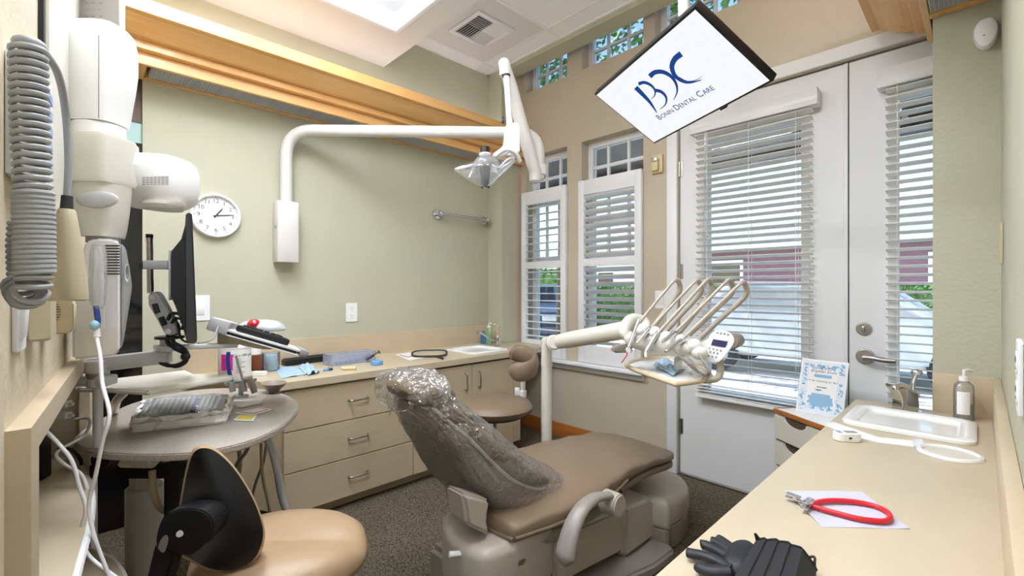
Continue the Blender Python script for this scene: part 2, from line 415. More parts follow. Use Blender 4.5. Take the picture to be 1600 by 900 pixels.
# air diffuser: one plate, four fields of blades
t = thing('ceiling_air_vent', 'square white four-way air diffuser in the ceiling beside the lamp arm', 'air vent', (-2.585, 2.185, H))
f = MB(); a, b, c, d = -2.76, -2.41, 2.01, 2.36; w = .035
for q in ((a, a+w, c, d), (b-w, b, c, d), (a+w, b-w, c, c+w), (a+w, b-w, d-w, d)): f.bx(*q, H-.016, H-.004, .002)
f.build('frame', M['white'], t)
bl = MB(); mx, my = (a+b)/2, (c+d)/2; h_ = .14
for qx in (0, 1):
    for qy in (0, 1):
        X0 = a+w if qx == 0 else mx; Y0 = c+w if qy == 0 else my
        for k in range(7):
            e = (k+.5)/7*h_
            sg = 1 if qx == qy else -1
            if qx == qy: bl.box((X0+h_/2, Y0+e, H-.012), (h_-.004, .0025, .022), Matrix.Translation((X0+h_/2, Y0+e, H-.012)) @ Matrix.Rotation(.75*(1 if qy else -1), 4, 'X') @ Matrix.Translation((-X0-h_/2, -Y0-e, -H+.012)))
            else: bl.box((X0+e, Y0+h_/2, H-.012), (.0025, h_-.004, .022), Matrix.Translation((X0+e, Y0+h_/2, H-.012)) @ Matrix.Rotation(.75*(-1 if qx else 1), 4, 'Y') @ Matrix.Translation((-X0-e, -Y0-h_/2, -H+.012)))
bl.build('blade', M['white'], t, smooth=0)
MB().bx(a+.02, b-.02, c+.02, d-.02, H-.0045, H-.001).build('throat', M['charcoal'], t, smooth=0)

# ------------------------------------------------------------------ French doors
def door(n, x0, x1, gx0, gx1):
    o = struct(holed(MB(), x0, x1, .012, 2.44, 2.955, 3.0, [(gx0, gx1, .58, 2.2)]).build('door_%d' % n, M['white_door'], smooth=0))
    f = MB()
    for q in ((gx0-.03, gx0+.01, .55, 2.23), (gx1-.01, gx1+.03, .55, 2.23), (gx0+.0101, gx1-.0101, 2.19, 2.23), (gx0+.0101, gx1-.0101, .55, .59)): f.bx(q[0], q[1], 2.945, 3.008, q[2], q[3], .004)
    f.build('glazing_frame', M['white_door'], o)
    MB().bx(gx0, gx1, 2.975, 2.981, .58, 2.2).build('pane', M['glass'], o, smooth=0)
    return o
d1 = door(1, -1.42, -.502, -1.24, -.70); d2 = door(2, -.49, .455, -.30, .27)
for z in (.32, 1.36, 2.05):
    h = MB(); h.cyl((-1.4215, 2.948, z-.05), (-1.4215, 2.948, z+.05), .008, n=12); h.bx(-1.4215, -1.40, 2.951, 2.9555, z-.05, z+.05)
    h.build('hinge', M['nickel'], d1)
MB().bx(-.512, -.494, 2.944, 2.957, .012, 2.44, .003).build('astragal', M['white_door'], d1)
# lever and deadbolt on the right leaf
L = onY(1352, 557, 2.955); B = onY(1350, 514, 2.955)
h = MB(); h.cyl((L.x, 2.955, L.z), (L.x, 2.943, L.z), .042, .038, 32, .004); h.cyl((L.x, 2.945, L.z), (L.x, 2.905, L.z), .012, n=20)
rose = h.build('lever_handle', M['nickel'], d2)
h = MB(); P = bez([(L.x, 2.902, L.z), (L.x+.03, 2.898, L.z+.002), (L.x+.08, 2.9, L.z-.004), (L.x+.125, 2.905, L.z-.004)], 5)
h.tube(P, [.015]*3+[.0135]*(len(P)-3), 12); h.build('lever', M['nickel'], rose)
h = MB(); h.cyl((B.x, 2.955, B.z), (B.x, 2.945, B.z), .036, .031, 32, .003); h.box((B.x, 2.935, B.z), (.012, .02, .03), bev=.004)
h.build('deadbolt', M['nickel'], d2)
MB().bx(-.506, -.486, 2.992, 3.004, .012, 2.44).build('gap_blocker', M['black'], d1, smooth=0)  # black strip added to darken the door gap and stop a light leak
c = MB(); c.bx(-1.50, -1.428, 2.918, YW, 0, 2.53, .005); c.bx(-1.50, .05, 2.918, YW, 2.455, 2.53, .005)
struct(c.build('trim_4', M['white'], smooth=30))
struct(MB().bx(-1.425, .46, 2.93, 3.06, 0, .012, .002).build('trim_5', M['nickel']))     # threshold
struct(MB().bx(-1.428, .46, 3.0, 3.06, 2.441, 2.455).build('trim_6', M['black'], smooth=0))

# ------------------------------------------------------------------ partition at the left with its niche
SL = -.0746
def PY(x, off=0): return -.066 + SL*(x+.966) + off
def pslab(mb, x0, x1, z0, z1, back=-.35, off=0): return mb.prism([(x0, PY(x0, off), z0), (x1, PY(x1, off), z0), (x1, PY(x1, back), z0), (x0, PY(x0, back), z0)], (0, 0, z1-z0))
w = MB(); pslab(w, -.62, -3.13, 1.0, 2.895); pslab(w, -.62, -1.0, 0, 1.0); pslab(w, -2.12, -3.13, 0, 1.0); pslab(w, -1.0, -2.12, 0, 1.0, -.36, -.32)
struct(w.build('wall_near', M['cream'], smooth=0))
w = MB(); pslab(w, -.945, -2.16, 1.005, 1.05, 0, .026); pslab(w, -.945, -1.015, 0, 1.005, 0, .026); pslab(w, -2.09, -2.16, 0, 1.005, 0, .026)
struct(w.build('trim_7', M['lam'], smooth=0))
sh = []
for z, ctrl, lab in ((.70, [(-1.02, .0), (-1.18, .0), (-1.5, .03), (-1.75, .035), (-2.0, .01), (-2.085, -.03)], 'shelf'), (.42, [(-1.02, .03), (-1.3, .09), (-1.6, .11), (-1.85, .09), (-2.085, -.01)], 'shelf')):
    poly = [(p.x, p.y, z-.02) for p in bez([(x, y, 0) for x, y in ctrl], 8)] + [(-2.085, PY(-2.085, -.3), z-.02), (-1.02, PY(-1.02, -.3), z-.02)]
    o = MB().prism(poly, (0, 0, .02)).build('niche_shelf', M['lam_top'], smooth=30)
    e = MB(); e.tube([V((p[0], p[1], z-.01)) for p in poly[:-2]], .0105, 8); e.build('edge_band', M['white'], o)
    sh.append(o)
tag(sh[0], 'upper curved laminate shelf with white edging in the wall niche', 'shelf', 'curved niche shelves')
tag(sh[1], 'lower curved laminate shelf near the floor of the wall niche', 'shelf', 'curved niche shelves')

# dark cabinet glass closing the gap between the partition and the left wall
struct(MB().bx(-3.30, -3.12, -.4, .27, 0, 2.02).build('wall_dark_glass', M['tank'], smooth=0))
struct(MB().bx(-3.30, -3.13, -.4, .27, 2.02, 2.13).build('trim_8', M['teal_reflection'], smooth=0))  # added panel, its teal colour stands in for reflected light
struct(MB().bx(-3.30, -3.125, -.4, .27, 2.13, 3.7).build('trim_9', M['wood_dark'], smooth=0))
# hall behind the camera
struct(MB().bx(-5.2, 1.3, -2.1, -2.0, 0, 3.7).bx(1.2, 1.3, -2, 3.1, 0, 3.7).bx(-5.3, -5.2, -2.1, 3.1, 0, 3.7).build('wall_hall', M['white'], smooth=0))

# ================================================================== fixed things on walls
def valance(name, label, X, sx, y0, y1, near_step, far_step, ylouv0, ylouv1):
    t = thing(name, label, 'light cornice', (X+sx*.2, (y0+y1)/2, 2.355), 'maple light cornices')
    P = lambda d, z: (X+sx*d, z)
    def board(nm, poly, m=M['maple'], dmax=None, a=None, b=None):
        dm = dmax if dmax is not None else max(p[0] for p in poly)
        A = y0-(dm-.2)*near_step if a is None else a; B = y1+(dm-.2)*far_step if b is None else b
        pts = [(X+sx*d, A, z) for d, z in poly]
        return MB().prism(pts, (0, B-A, 0), .002, 1).build(nm, m, t, smooth=0)
    board('fascia_board', [(.20, 2.355), (.222, 2.355), (.222, 2.4145), (.20, 2.4145)])
    board('fascia_board', [(.20, 2.415), (.262, 2.415), (.262, 2.4545), (.20, 2.4545)])
    board('crown_board', [(.235, 2.455), (.30, 2.455), (.40, 2.5145), (.235, 2.5145)])
    board('lip_board', [(.235, 2.515), (.432, 2.515), (.432, 2.578), (.235, 2.578)])
    board('top_board', [(0.001, 2.56), (.234, 2.56), (.234, 2.575), (0.001, 2.575)])
    board('back_rail', [(.001, 2.355), (.028, 2.355), (.028, 2.40), (.001, 2.40)], a=ylouv0, b=ylouv1)
    for nm, yy in (('end_board', y0), ('end_board', y1-.02)):
        pts = [(X+sx*d, yy, z) for d, z in ((.16 if yy > 1 and sx < 0 else .001, 2.3551), (.2, 2.3551), (.2, 2.415), (.262, 2.4551), (.31, 2.4551), (.39, 2.5149), (.39, 2.56), (.16 if yy > 1 and sx < 0 else .001, 2.56))]
        MB().prism(pts, (0, .02, 0)).build(nm, M['maple'], t, smooth=0)
    e_ = y1 if sx < 0 else y0; st_ = far_step if sx < 0 else -near_step; lo_ = .19 if sx < 0 else .001
    for dm, za, zb in ((.222, 2.3552, 2.4143), (.262, 2.4152, 2.4543), (.40, 2.4552, 2.5143), (.432, 2.5152, 2.5778)):
        E_ = e_+(dm-.2)*st_; I_ = E_-.02*(1 if sx < 0 else -1)
        MB().prism([(X+sx*d_, min(E_, I_)+.0008, z_) for d_, z_ in ((lo_, za), ((.298 if dm == .40 else dm-.0012), za), (dm-.0012, zb), (lo_, zb))], (0, .0184, 0)).build('return_board', M['maple'], t, smooth=0)
    if sx < 0: MB().bx(X-.2, X-.002, 2.497, 2.537, 2.354, 2.40, .002).build('end_rail', M['maple'], t, smooth=0)
    l = MB(); n = int((ylouv1-ylouv0-.05)/.0125)
    for k in range(n):
        y = ylouv0+.03+k*.0125; l.bx(X+sx*.03, X+sx*.198, y, y+.0016, 2.362, 2.378)
    for k in range(13):
        d = .036+k*.0132; l.bx(X+sx*d, X+sx*(d+.0016), ylouv0+.02, ylouv1-.02, 2.3621, 2.3779)
    l.build('light_louver', M['steel'], t, smooth=0)
    MB().bx(X+sx*.03, X+sx*.198, ylouv0+.02, ylouv1-.02, 2.45, 2.455).build('reflector', M['white'], t, smooth=0)
    MB().cyl((X+sx*.13, y0+.08, 2.612), (X+sx*.13, y1-.25 if sx > 0 else y1-.3, 2.612), .019, n=14).build('added_uplight', M['tube'] if sx > 0 else M['uplight_right'], t)  # added uplight hidden behind the lip, brightens the ceiling
    m_ = MB()
    for k in range(3): m_.bx(X+sx*.11, X+sx*.15, y0+.1+k*(y1-y0-.5)/2, y0+.13+k*(y1-y0-.5)/2, 2.5755, 2.60)
    m_.build('added_uplight_clip', M['white'], t, smooth=0)
    return t
M['uplight_right'] = glow('added_uplight_glow_right', 'e6ecff', UPLIGHT*4.5)  # added glow, stronger on the right to lift the upper window wall
M['tube'] = glow('added_uplight_glow', 'dce6ff', UPLIGHT)  # added glow for the unseen uplight on the left cornice
valance('light_cornice', 'long stepped maple cornice with louvered underside along the green wall', XL, 1, .25, 2.935, .9, 0, .27, 2.69)
valance('light_cornice', 'maple cornice end above the right-hand sink counter', XR, -1, .55, 2.78, .3, .3, .56, 2.53)

FX = lambda p: frame(p, (0, 1, 0), (0, 0, 1), (1, 0, 0))        # flat frame on the left wall
FYn = lambda p: frame(p, (1, 0, 0), (0, 0, 1), (0, -1, 0))      # flat frame on the window wall
# wall clock
p = onX(336.5, 337.5, XL); r = .128
t = thing('wall_clock', 'round white wall clock on the green wall showing about quarter past one', 'clock', p)
C_ = FX(p)
MB().lathe([(r*.99, 0.001), (r, .012), (r*.985, .026), (r*.95, .034), (r*.89, .032), (r*.86, .022), (r*.86, .012), (.001, .012)], C_, 64).build('clock_frame', M['white'], t)
MB().lathe([(.001, .0125), (r*.865, .0125), (r*.865, .0145), (.001, .0145)], C_, 48).build('dial', M['paper'], t)
n_ = MB()
for k in range(1, 13):
    a = PI/2-k*PI/6; text_mb(str(k), C_ @ Matrix.Translation((math.cos(a)*r*.66, math.sin(a)*r*.66, .015)), .033, mb=n_)
for k in range(60):
    a = k*PI/30; n_.box((r*.815, 0, .015), (.006 if k % 5 else .009, .0012 if k % 5 else .003, .0006), C_ @ Matrix.Rotation(a, 4, 'Z'))
n_.build('numerals', M['ink'], t, smooth=0)
def hand(nm, ang, L, w, z, m):
    MB().prism([(-.015, -w/2, z), (L*.7, -w*.55, z), (L, 0, z), (L*.7, w*.55, z), (-.015, w/2, z)], (0, 0, .0008), M=C_ @ Matrix.Rotation(ang, 4, 'Z')).build(nm, m, t, smooth=0)
hand('hour_hand', PI/2-1.22*PI/6, .062, .007, .0165, M['ink']); hand('minute_hand', PI/2-13.6*PI/30, .092, .005, .018, M['ink']); hand('second_hand', PI/2+9.8*PI/30, .07, .0015, .0195, M['inkgrey'])

def plate(name, label, cat, F, w=.082, h=.133, kind='switch'):
    t = thing(name, label, cat, F.to_translation())
    MB().prism([(x, y, .0005) for x, y, _ in rrect(w, h, .006)], (0, 0, .006), .002, M=F).build('cover_plate', M['white'], t)
    if kind == 'switch': MB().box((0, 0, .008), (w*.44, h*.54, .007), F @ Matrix.Rotation(.05, 4, 'X'), .0015).build('rocker', M['offwhite'], t)
    if kind == 'outlet':
        for s in (-1, 1):
            o = MB().prism([(x, y+s*h*.2, .0064) for x, y, _ in rrect(w*.5, h*.29, .012)], (0, 0, .002), M=F).build('socket', M['offwhite'], t)
            k = MB()
            for x in (-.008, .008): k.box((x, s*h*.2+.005, .0085), (.0026, .010, .0008), F)
            k.cyl(F @ V((0, s*h*.2-.011, .0082)), F @ V((0, s*h*.2-.011, .0089)), .003, n=10); k.build('slot', M['ink'], o, smooth=0)
    if kind == 'blank': MB().box((0, 0, .0068), (w*.3, h*.2, .002), F).build('insert', M['offwhite'], t)
    return t
plate('wall_outlet', 'white duplex outlet on the green wall above the left counter', 'outlet', FX(onX(549, 488, XL)), kind='outlet')
plate('light_switch', 'white rocker light switch on the green wall behind the monitor', 'switch', FX(onX(313, 481, XL)), w=.09, h=.145)
plate('light_switch', 'white switch plate on tan wall behind the dental hoses', 'switch', FYn(onY(1034, 468, YW)), w=.095, h=.125)
def onP(px, py, off=0.0):
    d = ray(px, py); n = V((-SL, 1, 0)); c = -.066+off - SL*-.966
    return CAM + d*(c/(d.x*n.x+d.y*n.y))
WDIR = V((-1, -SL, 0)).normalized(); WDIR = V((-1, .0746, 0)).normalized(); WN = V((.0746, 1, 0)).normalized()
def FP(p): return frame(p, WDIR, (0, 0, 1), WN)
plate('light_switch', 'white switch plate low on the cream partition under the coiled cord', 'switch', FP(onP(25, 503)), w=.075, h=.04*2.2)
plate('wall_outlet', 'white wall plate at the right edge above the sink counter', 'outlet', frame(V((XR, 1.225, 1.09)), (0, -1, 0), (0, 0, 1), (-1, 0, 0)), kind='outlet')

# towel bar
a, b = onX(682, 335, XL), onX(755, 345, XL)
t = thing('towel_bar', 'clear towel bar with two chrome posts on the green wall', 'towel bar', (a+b)/2)
for q in (a, b):
    MB().cyl(q+V((.0005, 0, 0)), q+V((.014, 0, 0)), .040, .036, 28, .004).cyl(q, q+V((.07, 0, 0)), .015, n=18).cyl(q+V((.062, -.012, 0)), q+V((.062, .012, 0)), .02, n=18, bev=.004).build('post', M['chrome'], t)
MB().cyl(a+V((.062, 0, 0)), b+V((.062, 0, 0)), .011, n=18).build('bar', M['clear'], t)

# motion detector, alarm sensor, small hook strip
p = onY(1540, 54, 2.54)
t = thing('motion_detector', 'white oval motion detector high on the green pilaster', 'motion detector', p)
F = frame(p+V((0.0, -.0, 0)), V((.9, .0, 0)).normalized(), (0, 0, 1), (0, -1, 0))
MB().rings([[(math.cos(2*PI*k/32)*.034*s, math.sin(2*PI*k/32)*.058*s*(1-.12*math.sin(2*PI*k/32)), z) for k in range(32)] for s, z in ((.9, .001), (1, .008), (1, .028), (.9, .042), (.6, .05), (.2, .052))], M=F).build('body', M['offwhite'], t)
MB().box((.0, .028, .047), (.036, .022, .006), F, .002).build('lens', M['white'], t)
MB().box((-.012, -.016, .0505), (.009, .004, .002), F @ Matrix.Rotation(.5, 4, 'Z'), .0008).build('indicator', M['ink'], t)
p = onY(1028, 257, YW)
t = thing('alarm_sensor', 'small alarm sensor on a yellowed block beside the window', 'alarm', p)
F = FYn(p)
MB().box((0, 0, .012), (.085, .125, .022), F, .004).build('mounting_block', M['cream_pl'], t)
MB().box((-.004, -.008, .034), (.05, .085, .024), F, .006).build('sensor', M['cream_pl'], t)
MB().box((-.004, .026, .048), (.042, .03, .006), F, .002).build('grille', M['nickel'], t)
p = V((XR, 2.30, 1.40))
o = MB().bx(XR-.008, XR-.0005, 2.275, 2.325, 1.335, 1.475, .003).build('wall_bracket', M['lam']); tag(o, 'small beige strip fixed on the right green wall beside the pilaster', 'bracket')

# ------------------------------------------------------------------ shutters
def shutter(label, x0, x1, tilt, nl):
    z0, z1 = .664, 2.10; y0, y1 = 2.905, 2.938
    t = thing('window_shutter', label, 'shutter', ((x0+x1)/2, 2.92, z0), 'white plantation shutters')
    f = MB(); w = .055
    for q in ((x0, x0+w, z0, z1), (x1-w, x1, z0, z1)): f.bx(q[0], q[1], y0, y1, q[2], q[3], .003)
    for a, b in ((z0, z0+.135), (z1-.115, z1), (1.42, 1.48)): f.bx(x0+w, x1-w, y0+.002, y1-.002, a, b, .002)
    f.build('frame', M['white'], t)
    l = MB()
    for a, b, n in ((z0+.135, 1.42, nl), (1.48, z1-.115, nl-2)):
        for k in range(n):
            z = a+(b-a)*(k+.5)/n
            l.prism([(x0+w+.001, -.030, 0), (x0+w+.001, -.015, -.0045), (x0+w+.001, .015, -.0045), (x0+w+.001, .030, 0), (x0+w+.001, .015, .0045), (x0+w+.001, -.015, .0045)], (x1-x0-2*w-.002, 0, 0), M=Matrix.Translation((0, 2.9215, z)) @ Matrix.Rotation(tilt, 4, 'X'))
    l.build('louvers', M['white'], t, smooth=0)
    return t
shutter('white plantation shutter on the left window with open louvers showing a dark car', -2.885, -2.375, .02, 10)
shutter('white plantation shutter with more closed louvers on the window next to the door', -2.245, -1.685, -.60, 11)

# ------------------------------------------------------------------ blinds on the doors
def blind(label, x0, x1, tilt):
    t = thing('window_blind', label, 'blind', ((x0+x1)/2, 2.91, .55), 'white slatted door blinds')
    yy = 2.915
    poly = [(2.944, 2.24), (2.872, 2.24), (2.868, 2.262), (2.876, 2.285), (2.868, 2.31), (2.862, 2.33), (2.944, 2.33)]
    MB().prism([(x0-.03, y, z) for y, z in poly], (x1-x0+.06, 0, 0), .002, 1).build('headrail', M['white'], t)
    s = MB(); ca, sa = math.cos(tilt), math.sin(tilt); zs = [2.225-k*.0415 for k in range(38)]
    for i, z in enumerate(zs):
        z += 0; j = (rnd.random()-.5)*.012
        dz = .0245*math.sin(tilt+j*2); dy = .0245*math.cos(tilt)
        s.prism([(x0, yy-dy, z-dz), (x0, yy+dy, z+dz), (x0, yy+dy, z+dz+.003), (x0, yy-dy, z-dz+.003)], (x1-x0, 0, 0))
    s.build('slats', M['slat'], t, smooth=0)
    b = MB(); b.bx(x0, x1, yy-.024, yy+.024, .55, .57, .003)
    for k in range(4): b.bx(x0, x1, yy-.0245, yy+.0245, .573+k*.0195, .5765+k*.0195)
    b.build('bottom_rail', M['slat'], t)
    c = MB(); W_ = x1-x0
    for fx in (.12, .5, .88) if W_ < .7 else (.1, .3, .55, .8):
        for dy in (-.0275, .0275): c.bx(x0+W_*fx, x0+W_*fx+.0025, yy+dy, yy+dy+.001, .57, 2.24)
    c.build('ladder_cord', M['whitecord'], t, smooth=0)
    return t
bl1 = blind('wide white slatted blind on the left French door', -1.29, -.645, -.28)
c = MB(); c.cyl((-1.215, 2.868, 2.24), (-1.215, 2.868, 1.25), .004, n=10); c.build('tilt_wand', M['clear'], bl1)
blind('white slatted blind on the right French door behind the faucet', -.335, .045, -.22)

# ------------------------------------------------------------------ television
TC = V((-.9183, 1.8216, 2.0927)); e1 = V((.89877, -.43815, .0187)).normalized(); e2 = V((.38267, .76272, -.52145)); e2 = (e2-e1*e2.dot(e1)).normalized(); e3 = e1.cross(-e2)
TF = frame(TC, e1, -e2, e3); TWD, THT = .71, .40
t = thing('television', 'flat television tilted under the ceiling with a blue logo on its white screen', 'television', TC)
MB().box((0, 0, -.018), (TWD, THT, .034), TF, .004).box((0, 0, -.045), (TWD*.6, THT*.6, .03), TF, .008).build('bezel', M['black'], t)
M['screen'] = glow('screen_white', 'f7f9fb', SCR)
MB().box((0, 0, .0), (TWD-.020, THT-.022, .0012), TF).build('screen', M['screen'], t, smooth=0)
M['screen_tone'] = glow('screen_tone', 'f2f4f6', SCR)
def onTV(cx, cy, off=.0008):
    d = ray(900+cx/3.75, cy/3.75); q = TC+e3*off
    return CAM + d*((q-CAM).dot(e3)/d.dot(e3))
w = MB()
for C0, w0, w1 in (([(350, 512), (390, 552), (430, 595), (458, 635), (475, 662)], 27, 2), ([(366, 492), (400, 483), (440, 500), (463, 530), (460, 560), (440, 580)], 20, 2), ([(460, 528), (500, 538), (528, 570), (525, 610), (490, 642)], 20, 2),
                   ([(432, 448), (462, 424), (510, 422), (560, 450), (588, 495), (592, 540), (572, 585)], 30, 3), ([(617, 315), (580, 345), (562, 390), (578, 440), (620, 474), (668, 484), (735, 468)], 36, 4), ([(600, 452), (650, 476), (700, 470), (742, 445)], 8, 1)):
    pts = bez([(x, y, 0) for x, y in C0], 7); n = len(pts); Lp, Rp = [], []
    for i, q in enumerate(pts):
        tg = (pts[min(i+1, n-1)]-pts[max(i-1, 0)]).normalized(); nr = V((-tg.y, tg.x, 0)); hw = (w0+(w1-w0)*(i/(n-1))**1.3)/2
        Lp.append(onTV(*(q+nr*hw).xy)); Rp.append(onTV(*(q-nr*hw).xy))
    w.rings([[l, r_, r_+e3*.0004, l+e3*.0004] for l, r_ in zip(Lp, Rp)])
def smallcaps(words, F, big, mb):
    x = 0; pieces = []
    for wd in words:
        for txt, sz in ((wd[0], big), (wd[1:], big*.76)):
            m_ = text_mb(txt, Matrix.Identity(4), sz, .0002, 'LEFT'); xs_ = [v.co.x for v in m_.bm.verts]; lo = min(v.co.y for v in m_.bm.verts)
            pieces.append((m_, x-min(xs_), -lo)); x += max(xs_)-min(xs_)+big*.10
        x += big*.28
    return pieces, x
a, b = onTV(492, 703), onTV(833, 512); L = (b-a).length
pcs, tot = smallcaps(['BONIN', 'DENTAL', 'CARE'], None, .04, None); k = L/tot; xd = (b-a).normalized(); yd = e3.cross(xd)
for m_, dx, dy in pcs:
    bmesh.ops.translate(m_.bm, vec=(dx, dy, 0), verts=m_.bm.verts)
    w._merge(m_.bm, frame(a+e3*.0004, xd, yd, e3) @ Matrix.Diagonal((k, k*1.05, 1, 1)))
M['logo_lit'] = glow('logo_lit', '24478c', SCR)
w.build('screen_logo', M['logo_lit'], t, smooth=0)
m_ = MB(); m_.cyl(TC-e3*.05, TC-e3*.12, .03, n=20); m_.build('tilt_joint', M['grey'], t)
q = TC-e3*.13; MB().cyl(q, V((q.x, q.y, H-.01)), .022, n=24).cyl((q.x, q.y, H-.02), (q.x, q.y, H-.002), .07, n=28).ell(q, .035).build('ceiling_pole', M['white'], t)
MB().box((.1, -THT/2-.006, -.015), (.035, .012, .014), TF, .002).build('sensor_tab', M['black'], t)

# ------------------------------------------------------------------ dental lamp on its wall pipe
t = thing('dental_lamp', 'white dental operating lamp on a bent wall pipe over the counter', 'dental lamp', (-3.05, .97, 1.41))
MB().bx(-3.0995, -3.0, .906, 1.031, 1.41, 1.79, .006).build('mounting_box', M['pipe'], t)
MB().cyl((-3.03, .9065, 1.63), (-3.03, .9, 1.63), .008, n=14).build('box_screw', M['nickel'], t)
A = V((-3.045, .97, 1.78)); A2 = V((-3.045, .97, 2.243)); E = FW*2.863+RT*.165+V((0, 0, 2.225)); E2 = at(843, 272, 2.863)
MB().tube(arc_path([A, A2, E, E2], .17, 10), .036, 20).build('wall_pipe', M['pipe'], t)
J0, J1 = at(836, 270, 2.80), at(788, 100, 2.72)
m_ = MB(); m_.cyl(J0+UP*.03, J0-UP*.06, .035, n=24, bev=.008); m_.cyl(at(846, 262, 2.86)+UP*.02, at(846, 262, 2.86)-UP*.05, .033, n=20, bev=.004); m_.cyl(at(836, 281, 2.8), at(846, 276, 2.86), .024, n=16); m_.build('elbow_joint', M['pipe'], t)
MB().tube([J0+(J1-J0)*k/10 for k in range(11)], [.036, .038]+[.04]*7+[.036, .033], 18).build('balance_arm', M['pipe'], t)
m_ = MB(); m_.ell(at(788, 100, 2.70), (.036, .036, .034)); m_.cyl(at(789, 100, 2.70), at(789, 119, 2.70), .033, n=20); m_.build('arm_cap', M['offwhite'], t)
S0, S1 = at(791, 112, 2.68), at(797, 205, 2.64)
stem = MB().cyl(S0, S1, .018, n=18).build('drop_stem', M['offwhite'], t)
MB().cyl(at(791, 120, 2.68), at(791, 117, 2.68), .024, n=18).build('collar', M['black'], stem)
MB().box((0, 0, 0), (.016, .016, .035), fr_z(at(786, 188, 2.64), UP, RT), .004).build('switch', M['black'], stem)
CF = lambda px, py, t_: frame(at(px, py, t_), RT, FW, UP)          # room-level frame: right, away, up
def img_poly(pts, t_, th=.02, bev=.003):
    P = [at(x, y, t_) for x, y in pts]; return P, FW*th
P, vv = img_poly([(789, 196), (806, 190), (812, 196), (812, 238), (800, 233), (788, 240), (776, 246), (770, 240), (786, 228)], 2.62, .05)
y_ = MB(); y_.prism(P, vv, .006)
y_.tube(bez([at(776, 243, 2.6), at(790, 233, 2.55), at(804, 237, 2.55), at(812, 252, 2.6)], 5), .013, 10)
y_.tube(bez([at(772, 243, 2.66), at(792, 240, 2.72), at(810, 250, 2.66)], 5), .012, 10)
y_.build('yoke', M['offwhite'], t)
Hc = at(759, 258, 2.6)
h = MB(); h.cyl(at(758, 241, 2.6), at(758, 230, 2.6), .028, n=24, bev=.002); h.build('lamp_cap', M['black'], t)
h = MB(); h.lathe([(.018, 0), (.03, .0), (.036, .01), (.03, .018), (.018, .018)], fr_z(at(758, 244.5, 2.6), UP, RT)); h.build('cap_ring', M['offwhite'], t)
h = MB(); h.cyl(at(758, 282, 2.6), at(758, 262, 2.6), .024, .032, 24); h.cyl(at(758, 284, 2.6), at(758, 294, 2.6), .027, n=24, bev=.004); h.cyl(at(758, 286, 2.6), at(758, 280, 2.6), .021, n=20); h.build('bulb_holder', M['charcoal'], t)
Lt, Rt_ = at(709, 265, 2.6), at(813, 243, 2.6)
def shield(u, v_):
    q = Lt.lerp(Rt_, u); s = math.sin(PI*u); tri = (u/.48 if u < .48 else (1-u)/.52); ph = v_*2-1
    return q + FW*(ph*.10*s**.7) - UP*(.155*tri**.9*(1-abs(ph)**2.2)) 
MB().grid(shield, 24, 14).build('shield', M['clear_l'], t)
MB().rings([[Hc+RT*(math.cos(2*PI*k/28)*.085*s+o)+FW*(math.sin(2*PI*k/28)*.08*s)+UP*z for k in range(28)] for s, z, o in ((1.0, -.02, 0), (.92, .008, .003), (.72, .034, .004), (.45, .05, -.002))], caps=False).build('reflector_cover', M['clear_l'], t)
g_ = MB(); g_.cyl(at(711, 266, 2.6), at(727, 261, 2.6), .011, .013, 16, .003); g_.cyl(at(727, 261, 2.6), at(742, 257, 2.6), .008, n=12); g_.build('handle', M['offwhite'], t)
g_ = MB(); g_.cyl(at(776, 268, 2.6), at(800, 252, 2.6), .007, n=10); g_.cyl(at(738, 268, 2.6), at(732, 280, 2.6), .007, n=10); g_.cyl(at(778, 262, 2.6), at(781, 276, 2.6), .006, n=10); g_.tube(bez([at(770, 258, 2.6), at(780, 262, 2.56), at(792, 250, 2.56), at(806, 245, 2.6)], 5), .006, 8); g_.build('lamp_linkage', M['offwhite'], t)

# ================================================================== left counter and what stands on it
CZ = .765; CF_X = -2.5
def holedxy(mb, x0, x1, y0, y1, z0, z1, h):
    xs = sorted({x0, x1, h[0], h[1]}); ys = sorted({y0, y1, h[2], h[3]})
    for a, b in zip(xs, xs[1:]):
        for c, d in zip(ys, ys[1:]):
            if not (h[0] < (a+b)/2 < h[1] and h[2] < (c+d)/2 < h[3]): mb.bx(a, b, c, d, z0, z1)
    return mb
t = thing('countertop', 'beige laminate worktop with backsplash along the green wall', 'countertop', (-2.8, 1.6, .725))
m_ = holedxy(MB(), XL+.001, -2.48, .76, 2.60, .727, CZ, (-2.90, -2.57, 2.10, 2.43))
m_.prism([(XL+.001, .44, .727), (-2.48, .76, .727), (XL+.001, .76, .727)], (0, 0, CZ-.727))
m_.prism([(XL+.001, 2.60, .727), (-2.48, 2.60, .727), (-2.53, 2.90, .727), (-2.915, 2.90, .727), (-2.915, 2.695, .727), (XL+.001, 2.695, .727)], (0, 0, CZ-.727))
m_.build('slab', M['lam_top'], t, smooth=0)
m_ = MB(); m_.bx(XL+.0005, XL+.02, .44, 2.695, CZ, .92); m_.bx(XL+.0005, -2.935, 2.68, 2.6995, CZ, .92); m_.build('backsplash', M['lam'], t, smooth=0)
def handle(par, p, axis, L=.10, m='nickel'):
    ax = V(axis); o = V((.028, 0, 0))
    h = MB(); h.tube(arc_path([p-ax*L/2, p-ax*L/2+o, p+ax*L/2+o, p+ax*L/2], .012, 4), .0055, 10); return h.build('handle', M[m], par)
t = thing('drawer_cabinet', 'beige three-drawer cabinet under the left end of the worktop', 'cabinet', (-2.78, 1.15, 0))
m_ = MB(); m_.prism([(XL+.002, .50, .07), (-2.54, .785, .07), (-2.522, .785, .07), (-2.522, 1.551, .07), (XL+.002, 1.551, .07)], (0, 0, .655)); m_.bx(XL+.01, -2.57, .80, 1.55, 0, .07); m_.build('body', M['lam'], t, smooth=0)
